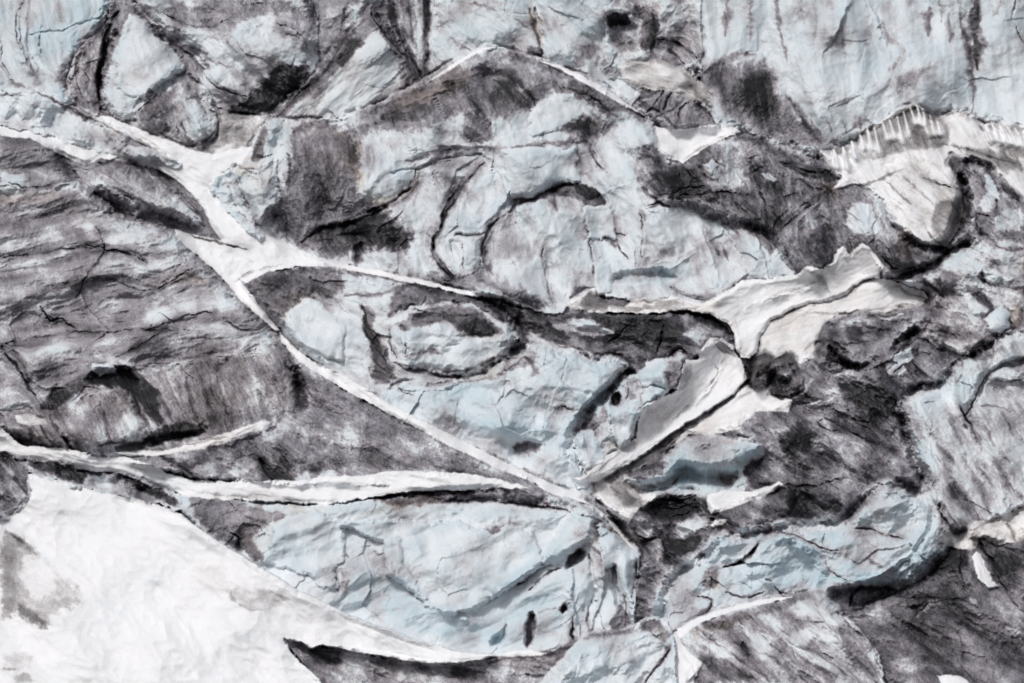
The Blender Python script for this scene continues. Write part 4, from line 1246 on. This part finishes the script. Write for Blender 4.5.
# ================================================================ lower right
tag(M('hollowed_ice_block', '626,482 634,470 660,466 668,452 680,442 700,436 732,438 756,444 764,452 756,464 744,476 738,492 712,494 690,492 664,494 640,490', 12.2, '''
Q5 K blue_hollow: 130,220 260,220 320,190 330,150 380,150 420,180 480,190 560,180 600,170 560,240 480,230 350,210 300,260 200,250
Q5 K silt_band: 100,190 160,110 260,100 280,180 200,210 120,220
Q5 D .45 12: 100,190 160,110 260,100 280,180 200,210 120,220
Q5 H 2.0 14: 130,220 260,220 320,190 330,150 380,150 420,180 480,190 560,180 600,170 560,240 480,230 350,210 300,260 200,250
Q5 d .7 4: 310,245 350,185
Q5 U .7 20: 280,180 340,90 420,60 560,90 680,80 600,180 400,200 300,260
Q5 R 1.6 14: 270,180 350,80 440,40 560,60 700,60 620,130 480,170 360,140
Q5 B .5 12: 490,200 600,190 620,240 520,240
Q5 D .3 8: 500,210 560,190 600,200 560,250
Q5 D .6 10: 600,190 640,130 700,110 760,130 700,200 640,200
Q5 B .5 10: 520,30 580,40 560,60 520,50
''', ty=.3, edge=8, amp=.7, wave=36, dirt=.08, facet=.4, facet_w=24, blue=.3, brown=.05),
 'clean blue ice block hollowed out beneath, below the tan snow apron', 'ice block')

tag(M('black_ice_gully', '598,498 612,505 640,500 660,488 700,488 720,494 760,490 790,480 806,488 800,512 780,526 745,534 716,545 704,560 676,575 664,604 655,660 625,660 628,600 634,556 618,524', 9.8, '''
Q5 D .25 14: 190,310 330,250 450,260 460,330 400,360 300,400 230,360
Q5 L .8 14: 300,400 360,380 460,340 470,390 400,420 340,470
Q5 D .5 16: 270,450 340,480 420,440 440,470 360,540 280,560
Q5 L .55 14: 140,360 200,380 240,440 180,480 150,420
Q5 L .45 10: 180,470 260,460 290,520 240,560
Q5 c .6 4: 150,440 190,480 260,460 290,520
Q5 L .5 18: 140,530 200,560 200,640 140,680
Q5 c .5 3: 240,290 330,310 400,290
Q5 c .5 3: 220,330 320,340 430,310
Q5 c .5 3: 230,360 320,370 400,340
Q5 d .8 8: 710,325 760,310 800,300
Q5 H 1.2 6: 710,310 790,295 800,320 720,330
Q5 L .6 8: 740,260 790,240 780,290 730,300
Q5 L .7 12: 560,390 620,370 660,400 600,430 500,440
Q5 B .3 20: 480,420 620,380 600,440 480,470
Q5 D .3 10: 570,320 700,290 700,370 580,380
Q5 L .5 10: 740,350 800,330 790,390 740,390
''', ty=.2, edge=8, amp=1.2, wave=26, ang=25, stretch=1.8, dirt=.66, facet=.6, facet_w=16, mott=1.4, crack=.5),
 'black swirling ice gully right of the crest tip', 'ice gully')

tag(M('snow_slab', '707,494 724,491 752,492 766,486 780,481 783,484 766,495 745,504 722,512 712,514 706,508', 16.0, 'Q5 s .4 8: 520,300 620,280 700,250\nQ5 d .2 4: 560,310 680,270', ty=-.2, drape=0.60, edge=4, edge_d=.9, amp=.3, wave=30, dirt=.06, mat='snow', mott=.8),
 'ragged white snow slab lying across the black gully', 'snow slab')
tag(M('snow_scrap', '710,525 716,519 728,520 724,525 713,527', 15.5, '', drape=0.30, edge=3, edge_d=.7, amp=.2, dirt=.05, mat='snow', ty=-.2), 'tiny white snow scrap just under the ragged slab', 'snow patch')

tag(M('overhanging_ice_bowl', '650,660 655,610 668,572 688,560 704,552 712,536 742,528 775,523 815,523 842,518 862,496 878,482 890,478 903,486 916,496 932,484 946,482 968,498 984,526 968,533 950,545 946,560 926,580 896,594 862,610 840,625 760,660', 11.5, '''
C3 K ice_plate: 190,350 220,285 300,240 350,250 430,320 440,340 400,380 300,420 250,380
C3 K undercut: 440,410 520,380 600,390 650,395 560,445 480,462
C3 H 1.3 40: 330,300 420,270 560,290 680,300 720,340 640,400 540,460 460,465 380,420 300,400
C3 R 2.0 30: 580,70 650,60 720,130 640,200 540,190 500,220 560,130
C3 R .8 14: 190,350 220,285 300,240 350,250 430,320 440,340 400,380 300,420 250,380
C3 R .8 8: 140,290 90,260 130,240 210,240 230,270 180,320 120,320
C3 c 1.6 5: 130,335 170,330 210,290 225,265
C3 d .7 5: 130,335 170,325 210,300 220,280
C3 s 1.2 16: 230,270 300,235 380,270 440,300
C3 c .5 3: 240,230 330,240 400,270 470,290
C3 s 1.0 14: 300,220 340,260 420,330
C3 s 1.0 16: 440,360 540,370 610,350 680,290
C3 c .6 3: 430,310 440,350 490,370
C3 c .5 3: 510,220 580,230 660,250
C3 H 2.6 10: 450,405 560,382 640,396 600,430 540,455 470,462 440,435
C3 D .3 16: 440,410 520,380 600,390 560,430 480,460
C3 d .5 8: 520,400 600,390 640,400
C3 c .8 5: 500,460 510,420 530,390
C3 d .4 4: 560,320 600,340
C3 c .7 4: 250,375 290,400 310,420
C3 D .35 10: 60,350 110,320 110,400 60,400
C3 b .6 16: 80,340 110,380 70,400
C3 D .25 10: 0,330 70,300 70,280 20,310
C3 c .5 4: 130,410 180,430 250,410
C3 c .4 3: 40,420 100,430 60,480
C3 D .22 16: 780,90 850,130 900,210 820,240 790,300 740,360 760,230
C3 r 1.0 14: 760,120 770,200 720,290 640,370
C3 r .9 12: 700,130 740,200 690,280
C3 g .8 7: 740,130 755,210 700,290 640,350
C3 D .3 12: 480,190 540,130 560,150 500,210
C3 D .35 12: 660,90 700,110 760,90 740,110 690,130
C3 d .5 4: 470,465 540,460 620,420 700,390 780,330 800,270
C3 U .2 40: 100,260 300,220 480,220 560,330 480,460 300,420 0,480
C3 L .6 8: 300,380 450,360 560,360 480,380 350,410
''', part=.1, blend=8, lip=.15, weld=2, ty=.2, edge=9, edge_d=2.5, amp=1.1, wave=50, ang=-30, stretch=1.4, dirt=.06, facet=.75, facet_w=34, blue=.3, crack=.4),
 'scooped blue ice bowl overhanging a dark cave at lower right', 'ice bowl')

tag(M('dark_ice_slope', '1094,486 1030,508 1010,520 990,524 970,534 954,543 946,560 926,580 898,594 866,606 836,612 832,640 860,670 872,720 880,742 1094,742', 13.5, '''
C3 c .5 4: 470,470 530,460 640,410 740,360 800,300 820,260
C3 D .35 10: 730,360 800,300 830,260 860,280 850,330 780,370
C3 c .6 3: 840,280 830,350 850,400
C3 c .5 3: 880,240 900,290 950,330
C3 D .25 14: 900,300 980,290 1024,340 960,370
C3 L .7 8: 700,490 720,450 760,430 780,435 730,460
C3 c .4 3: 690,490 740,440 850,430
C3 c .4 3: 640,430 740,430 830,430 890,460
C3 d .3 8: 620,470 700,520
C3 c .4 3: 930,310 960,400 1024,480
C3 L .4 16: 920,380 1024,420 1024,560 960,500
C3 d .3 8: 820,500 930,560
C3 L .45 12: 600,620 700,600 740,640 660,660
C3 L .6 8: 860,430 890,430 880,450
''', ty=-.05, edge=8, amp=.9, wave=40, ang=28, stretch=2.2, dirt=0.62, facet=.45, facet_w=22, crack=.7, mott=1.1, veins=.2, brown=.08),
 'dark grey ice slope in the bottom right corner', 'ice slope')
tag(M('brown_snow_block', '938,541 946,532 958,535 970,528 975,522 990,522 1006,514 1024,506 1094,480 1094,520 1040,534 1018,542 1000,545 985,540 970,550 950,548', 17.0, '''
C3 B .5 10: 940,210 1024,180 1024,260 960,250
C3 c .5 4: 970,210 1000,260
C3 c .4 3: 880,240 900,280
C3 d .5 6: 860,250 900,250
C3 D .3 8: 870,240 930,240 930,280 860,270
''', ty=-.1, drape=0.96, edge=6, edge_d=1.6, amp=.7, wave=20, dirt=.18, brown=.35, mat='snow', mott=1.4, facet=.4, facet_w=16),
 'row of tan snow blocks on the brink at the right edge', 'snow block')
tag(M('snow_scrap', '970,558 976,552 984,562 990,576 997,586 988,588 980,578', 17.2, '', drape=0.30, edge=3, edge_d=.7, amp=.2, dirt=.03, mat='snow', ty=-.2, rough=3), 'narrow white snow scrap on the dark corner slope', 'snow patch')
tag(M('snow_scrap', '938,676 950,674 962,678 980,690 960,694 945,688', 18.0, '', drape=0.30, edge=3, edge_d=.7, amp=.2, dirt=.06, mat='snow', ty=-.2, rough=3), 'white snow scrap at the bottom edge of the dark corner slope', 'snow patch')

tag(M('striated_ice_ridge', '655,650 672,635 690,622 715,612 745,604 775,598 798,597 810,595 822,594 832,604 842,618 862,634 876,655 884,690 900,742 640,742', 18.5, '''
C3 D .26 12: 40,510 160,470 300,440 360,420 400,420 340,450 200,490 60,530
C3 L .9 14: 330,450 380,420 430,420 500,510 460,520 380,480
C3 L .85 10: 340,520 400,530 380,570 330,560
C3 L .6 12: 70,560 140,550 170,600 110,610
C3 B .6 8: 30,520 160,480 280,460 160,500 40,540
C3 d .3 4: 150,560 260,600 380,683
C3 d .3 4: 260,500 380,580 500,660
C3 d .35 4: 60,530 160,600 260,683
C3 c .5 4: 180,560 200,600
C3 D .3 14: 0,600 120,610 240,683 0,683
C3 D .24 14: 440,500 560,560 600,683 520,640
C3 c .4 3: 470,470 500,520 570,560 590,640
C3 d .25 5: 420,520 520,600 580,683
C3 r .8 5: 240,540 330,620 420,683
''', ragged=1.2, part=.2, lip=1.2, blend=1.8, ty=-.1, edge=9, edge_d=2.6, amp=1.0, wave=40, ang=42, stretch=3, dirt=.26, facet=.45, facet_w=24, veins=.5, mott=1.3, crack=.6, brown=.08),
 'striated grey ice ridge at the bottom, right of the pale ice hump', 'ice ridge')
M('snow_rim', '662,643 672,633 690,621 715,611 745,603 772,598 792,597 780,601 755,606 730,612 705,621 688,631 676,642 668,650', 20.6, '', drape=0.36, edge=4, edge_d=1, amp=.12, dirt=0, mat='snow', ty=-.1, rough=.8, mott=.4, pivot=(768,668), part_of='striated_ice_ridge')
tag(M('snow_drift', '664,742 668,640 676,632 684,645 692,656 702,662 694,680 690,742', 22.0, '', edge=8, edge_d=1.6, amp=.3, dirt=.02, mat='snow', ty=-.2, mott=.5), 'narrow snow drift between the pale hump and the striated ridge', 'snow drift')

# ================================================================ the tall serac and the foreground
tag(M('serac_wall', '170,494 190,489 225,492 262,500 300,502 340,500 400,492 460,487 520,487 560,490 592,496 602,510 615,528 636,549 638,560 634,585 632,630 625,660 560,672 490,672 420,660 350,630 290,600 250,580 200,540 175,510', 14.6, '''
C2 K silt_brow: 90,140 230,115 330,98 480,95 590,95 690,130 760,140 730,160 600,160 520,145 340,140 240,150 130,150
C1 K silt_brow: 560,115 680,130 800,160 860,170 830,200 800,280 780,320 700,270 640,240 580,180
C2 K dark_hole: 662,322 690,290 722,285 730,310 700,325 668,342
C1 D .42 10: 560,115 680,130 800,160 860,170 830,200 800,280 780,320 700,270 640,240 580,180
C1 B .5 16: 640,140 860,160 1024,150 1024,180 880,180 820,270 760,290
C1 c .6 4: 690,230 720,250 715,270
C1 R 1 8: 670,240 700,215 720,240 715,268
C1 d .35 6: 740,180 800,200 820,260
C1 L .8 8: 760,230 830,190 830,240 790,300 760,260
C1 F 1.2 8: 800,310 830,220 870,185 940,175 1024,210 1024,320 940,360 850,330
C1 F .9 4: 930,350 985,330 1010,400 960,390
C1 c .5 3: 985,330 1005,370 1015,410
C2 D .42 8: 90,140 230,115 330,98 480,95 590,95 690,130 760,140 730,160 600,160 520,145 340,140 240,150 130,150
C2 B .5 14: 0,150 120,140 240,110 340,100 330,140 160,165 0,200
C2 D .26 12: 400,230 480,210 480,230 430,250
C2 F 1.6 7: 0,210 130,200 260,210 350,205 450,245 490,215 560,235 600,320 560,350 460,420 340,470 250,450 245,430 140,350 130,260
C2 F .8 6: 130,260 170,255 180,330 250,430 140,350
C2 c .4 2.5: 130,260 128,300 140,340 180,380 240,420 255,455
C2 s 1.0 14: 250,450 310,455 330,470 390,500
C2 s 1.4 18: 600,340 560,350 460,420 420,440
C2 R 1.2 22: 330,150 520,150 660,180 600,210 500,200 340,200
C2 d .55 3: 90,290 120,290
C2 d .3 8: 0,290 20,310
C2 D .26 14: 0,330 30,400 0,420
C2 R 2.0 14: 700,160 760,150 760,240 700,280 640,320 600,320 650,230
C2 D .3 6: 668,318 690,292 715,288 722,305 700,322 672,338
C2 H 1.7 5: 662,322 690,290 722,285 730,310 700,325 668,342
C2 D .3 6: 610,350 650,335 640,345
C2 H 1.8 5: 545,520 565,465 575,490 568,560 550,580
C2 D .25 5: 545,520 565,470 575,490 568,560 550,580
C2 H 1.5 5: 655,460 670,440 680,450 665,480
C2 D .4 4: 655,460 670,440 680,450 665,480
C2 H 1.2 6: 445,550 480,530 490,510 480,560 450,570
C2 U .9 8: 445,550 490,510 490,470 480,560
C2 U .9 5: 610,430 630,410 620,430
C2 c .7 3: 688,490 690,540 695,560
C2 c .5 3: 560,400 610,360 650,340
C2 c .5 3: 440,420 520,390 560,370
C2 c .4 3: 590,470 640,460 690,440
C2 s .9 10: 690,350 690,420 720,560
C2 s .9 10: 760,250 790,330 780,420 740,540
C2 g 1.0 6: 735,300 760,390 730,500
C2 D .35 10: 760,190 840,230 820,260 770,240
C2 B .9 14: 755,190 840,230 880,280 820,260 770,240 750,300
C2 F 1.2 5 ice_curtain: 770,210 880,280 870,350 860,430 830,400 825,320 790,330
C2 H 1.6 6: 800,330 825,330 835,400 840,480 810,420
C2 d .45 6: 750,270 790,320 800,380
C2 D .3 10: 820,440 870,480 850,530 800,540
C2 c .5 3: 815,320 840,400 855,480
C2 r .8 7: 845,300 855,400 865,480
C2 d .25 8: 720,440 740,540
C2 U .5 40: 0,300 140,350 260,460 400,500 540,440 660,380 640,560 400,580 200,520 20,420
C2 D .14 30: 700,100 760,150 800,260 700,300
''', ty=.35, edge=8, edge_d=2.2, ragged=2, lip=.8, blend=2.5, amp=.9, wave=70, ang=-25, stretch=1.6, dirt=.045, facet=0.35, facet_w=44, blue=.22, crack=.35, mott=.9, pivot=(420,490)),
 'tall clean serac wall of broken pale blue ice, lower centre, brown along its top', 'serac')

tag(M('snow_ledge', '-66,410 0,421 8,434 26,444 50,449 75,450 95,456 125,458 150,464 172,474 200,479 228,483 262,479 300,480 340,476 372,475 400,472 432,471 470,474 500,480 528,486 490,488 446,490 410,491 380,498 352,502 318,504 280,502 240,500 212,499 184,495 160,486 138,483 116,475 88,470 62,469 36,461 14,458 -66,448', 18.6, '''
C1 d .3 3: 560,110 700,120 860,130 1000,150
C1 d .25 3: 330,0 440,50 540,90
C1 B .35 8: 640,110 860,125 1024,140 1024,155 800,150 640,130
C2 d .2 4: 0,140 130,115 300,90 420,90
C2 B .25 8: 0,110 200,100 120,140 0,150
''', ty=-.35, fill=3, spread=20, drape=.6, edge=6, edge_d=1.2, amp=.6, wave=40, ang=10, stretch=3, dirt=.02, mat='snow', mott=.7, rough=3.5),
 'long white snow ledge lying along the top of the serac wall', 'snow ledge')
tag(M('snow_scrap', '536,486 548,485 565,489 582,495 578,499 560,497 545,491', 18.0, '', drape=0.30, edge=4, edge_d=.8, amp=.15, dirt=.02, mat='snow', ty=-.3), 'white snow strip on the brown brow near the crest tip', 'snow patch')

tag(M('icy_outcrop', '18,464 35,462 60,464 84,476 104,478 120,474 140,481 165,489 178,498 180,510 165,504 150,502 120,492 95,490 70,482 40,474', 20.6, '''
C1 D .4 6: 80,10 180,20 260,50 260,90 180,70 100,40
C1 d .5 4: 140,20 180,60
C1 d .5 4: 200,30 250,80
C1 D .45 6: 320,55 400,70 530,130 520,155 440,110
C1 L .7 8: 280,60 340,70 400,110 300,110
C1 c .5 3: 320,50 400,75 500,110
''', drape=.5, spread=10, ty=.1, edge=6, edge_d=1.6, amp=.7, wave=18, ang=30, dirt=.24, facet=.4, facet_w=14, mott=1.4),
 'ragged grey ice outcrop between the snow ledge and the snowfield', 'ice outcrop')
tag(M('dark_rock_outcrop', '-66,454 8,454 18,464 26,482 30,492 20,506 4,518 -66,520', 22.0, 'C1 l .5 6: 0,20 40,60\nC1 d .4 6: 40,60 80,120', drape=.6, spread=10, ty=.2, edge=8, edge_d=2, amp=1, wave=18, ang=55, stretch=2, dirt=.60, facet=.6, facet_w=12, mott=1.5),
 'dark outcrop at the left edge above the white snowfield', 'outcrop')

tag(M('snowfield', '-66,500 0,512 16,506 28,492 24,474 38,474 70,482 95,491 120,494 150,503 168,508 182,514 200,528 222,544 262,568 300,592 340,611 380,627 410,638 440,647 470,653 497,656 480,661 460,664 430,665 400,660 350,651 322,646 310,650 300,642 286,641 292,652 305,666 320,680 350,742 -66,742', 19.5, '''
C1 D .26 22: 0,235 60,240 110,290 170,340 240,410 240,450 200,460 150,480 150,520 90,510 50,470 0,490
C1 D .14 14: 0,220 50,225 60,260 40,300 50,400 40,480 0,490
C1 d .35 9: 20,230 70,260 110,300
C1 D .3 12: 50,440 100,460 140,510 130,525 60,490
C1 L .6 14: 70,300 140,320 180,400 110,430 60,380
C1 D .15 14: 680,400 760,390 860,420 870,450 760,470 690,440
C1 d .22 4: 690,400 690,430 740,465 830,455
C1 d .18 4: 800,400 850,430 880,440
C1 D .18 12: 0,600 100,590 80,640 20,640
C1 D .25 10: 40,660 90,650 110,683 40,690
C1 d .3 3: 0,635 50,645
C1 b .2 6: 70,170 160,280 240,360 330,440
C1 d .10 8: 80,180 160,280 240,360 330,430
C1 D .07 20: 560,330 680,330 700,420 600,400
C2 d .4 3: 90,505 140,525
''', drape=.3, fill=26, spread=30, edge=9, amp=1.3, wave=90, ang=35, stretch=1.6, dirt=.0, mat='snow', mott=.8, rough=1.6, fine=.5, tx=-.1),
 'broad smooth white snowfield sloping across the bottom left', 'snowfield')

tag(M('mauve_ice_bank', '286,640 298,642 310,649 324,647 350,652 400,661 430,666 460,665 483,662 500,656 530,656 560,652 578,641 592,650 560,672 540,690 530,742 352,742 340,700 318,674 300,658', 19.8, '''
C1 D .2 10: 850,545 940,560 1024,570 1024,640 960,610
C2 B .3 20: 300,620 500,600 700,580 640,640 480,640
C2 d .4 6: 440,620 560,600 680,580 700,570
C2 L .5 16: 0,600 60,580 120,620 60,660 0,640
C2 L .4 14: 160,640 260,650 240,683 170,683
C2 D .2 16: 330,630 440,640 420,683 320,683
''', drape=.25, spread=16, blend=1.3, rough=3.5, ty=-.1, edge=8, edge_d=2, amp=.9, wave=30, ang=25, stretch=2.2, dirt=.36, facet=.45, facet_w=24, crack=.6, brown=.12, mott=1.1),
 'mauve brown ice bank along the bottom edge below the snowfield', 'ice bank')
tag(M('pale_ice_hump', '520,742 536,690 560,664 574,645 590,634 612,632 632,627 645,620 660,618 668,626 672,640 674,660 676,742', 23.0, '''
C2 D .26 12: 700,570 760,520 860,520 950,490 960,520 860,540 760,550
C2 D .3 8: 880,500 950,490 985,540 960,560 920,540
C2 d .4 5: 940,640 970,600 985,560
C2 s .8 10: 860,683 900,640 960,620
C2 c .5 4: 905,683 950,630 985,580
C2 B .4 12: 900,490 960,500 980,560 930,530
C2 R 1.2 20: 620,620 720,560 860,560 880,640 700,683
C2 L .8 14: 620,600 760,540 900,545 940,600 860,683 640,683
''', ty=.0, edge=12, edge_d=3.2, ragged=1, part=.2, lip=1.4, blend=1.6, amp=1.0, wave=40, ang=-35, stretch=1.4, dirt=.02, facet=.4, facet_w=30, mott=1.0),
 'rounded pale ice hump at the bottom edge, left of the striated ridge', 'ice hump')

tag(M('snow_scrap', '496,655 510,652 530,651 548,653 540,656 515,657', 20.0, '', drape=.2, edge=3, amp=.1, dirt=.03, mat='snow'), 'thin white snow sliver at the foot of the serac wall', 'snow patch')
EXPOSURE = -0.18
build_all()
# ---------------------------------------------------------------- camera and daylight
cam = bpy.data.cameras.new('camera'); co = bpy.data.objects.new('camera', cam); col.objects.link(co)
cam.sensor_width = 36; cam.lens = PX_F/1024*36; cam.clip_start = 1; cam.clip_end = 3000
co.location = (0, 0, CAM_Z); co.rotation_euler = (math.radians(90), 0, 0)
scene.camera = co
EL, AZ = 58.0, -40.0          # a veiled sun high to the left and a little behind the viewer (azimuth from -Y, towards -X)
w = bpy.data.worlds.new('World'); scene.world = w; w.use_nodes = True
nt = w.node_tree; bg = nt.nodes['Background']
sky = nt.nodes.new('ShaderNodeTexSky'); sky.sky_type = 'NISHITA'; sky.sun_disc = False
dirx, diry = math.sin(math.radians(AZ)), -math.cos(math.radians(AZ))
sky.sun_elevation = math.radians(EL); sky.sun_rotation = math.atan2(dirx, diry)
sky.air_density = 1.0; sky.dust_density = 6.0; sky.ozone_density = .6
hs = nt.nodes.new('ShaderNodeHueSaturation'); hs.inputs['Saturation'].default_value = .5
nt.links.new(sky.outputs[0], hs.inputs['Color']); nt.links.new(hs.outputs[0], bg.inputs['Color'])
bg.inputs["Strength"].default_value = .10
sl = bpy.data.lights.new('sun', 'SUN'); sl.energy = 1.5; sl.angle = math.radians(12); sl.color = (1, .985, .965)
so = bpy.data.objects.new('sun', sl); col.objects.link(so)
from mathutils import Vector
v = Vector((dirx*math.cos(math.radians(EL)), diry*math.cos(math.radians(EL)), math.sin(math.radians(EL))))
so.rotation_euler = v.to_track_quat('Z', 'Y').to_euler(); so.location = (-120, 150, 260)
scene.view_settings.view_transform = 'Standard'; scene.view_settings.look = 'None'
scene.view_settings.exposure = EXPOSURE; scene.view_settings.gamma = 1; scene.view_settings.use_curve_mapping = False
scene.cycles.max_bounces = 5; scene.cycles.diffuse_bounces = 3
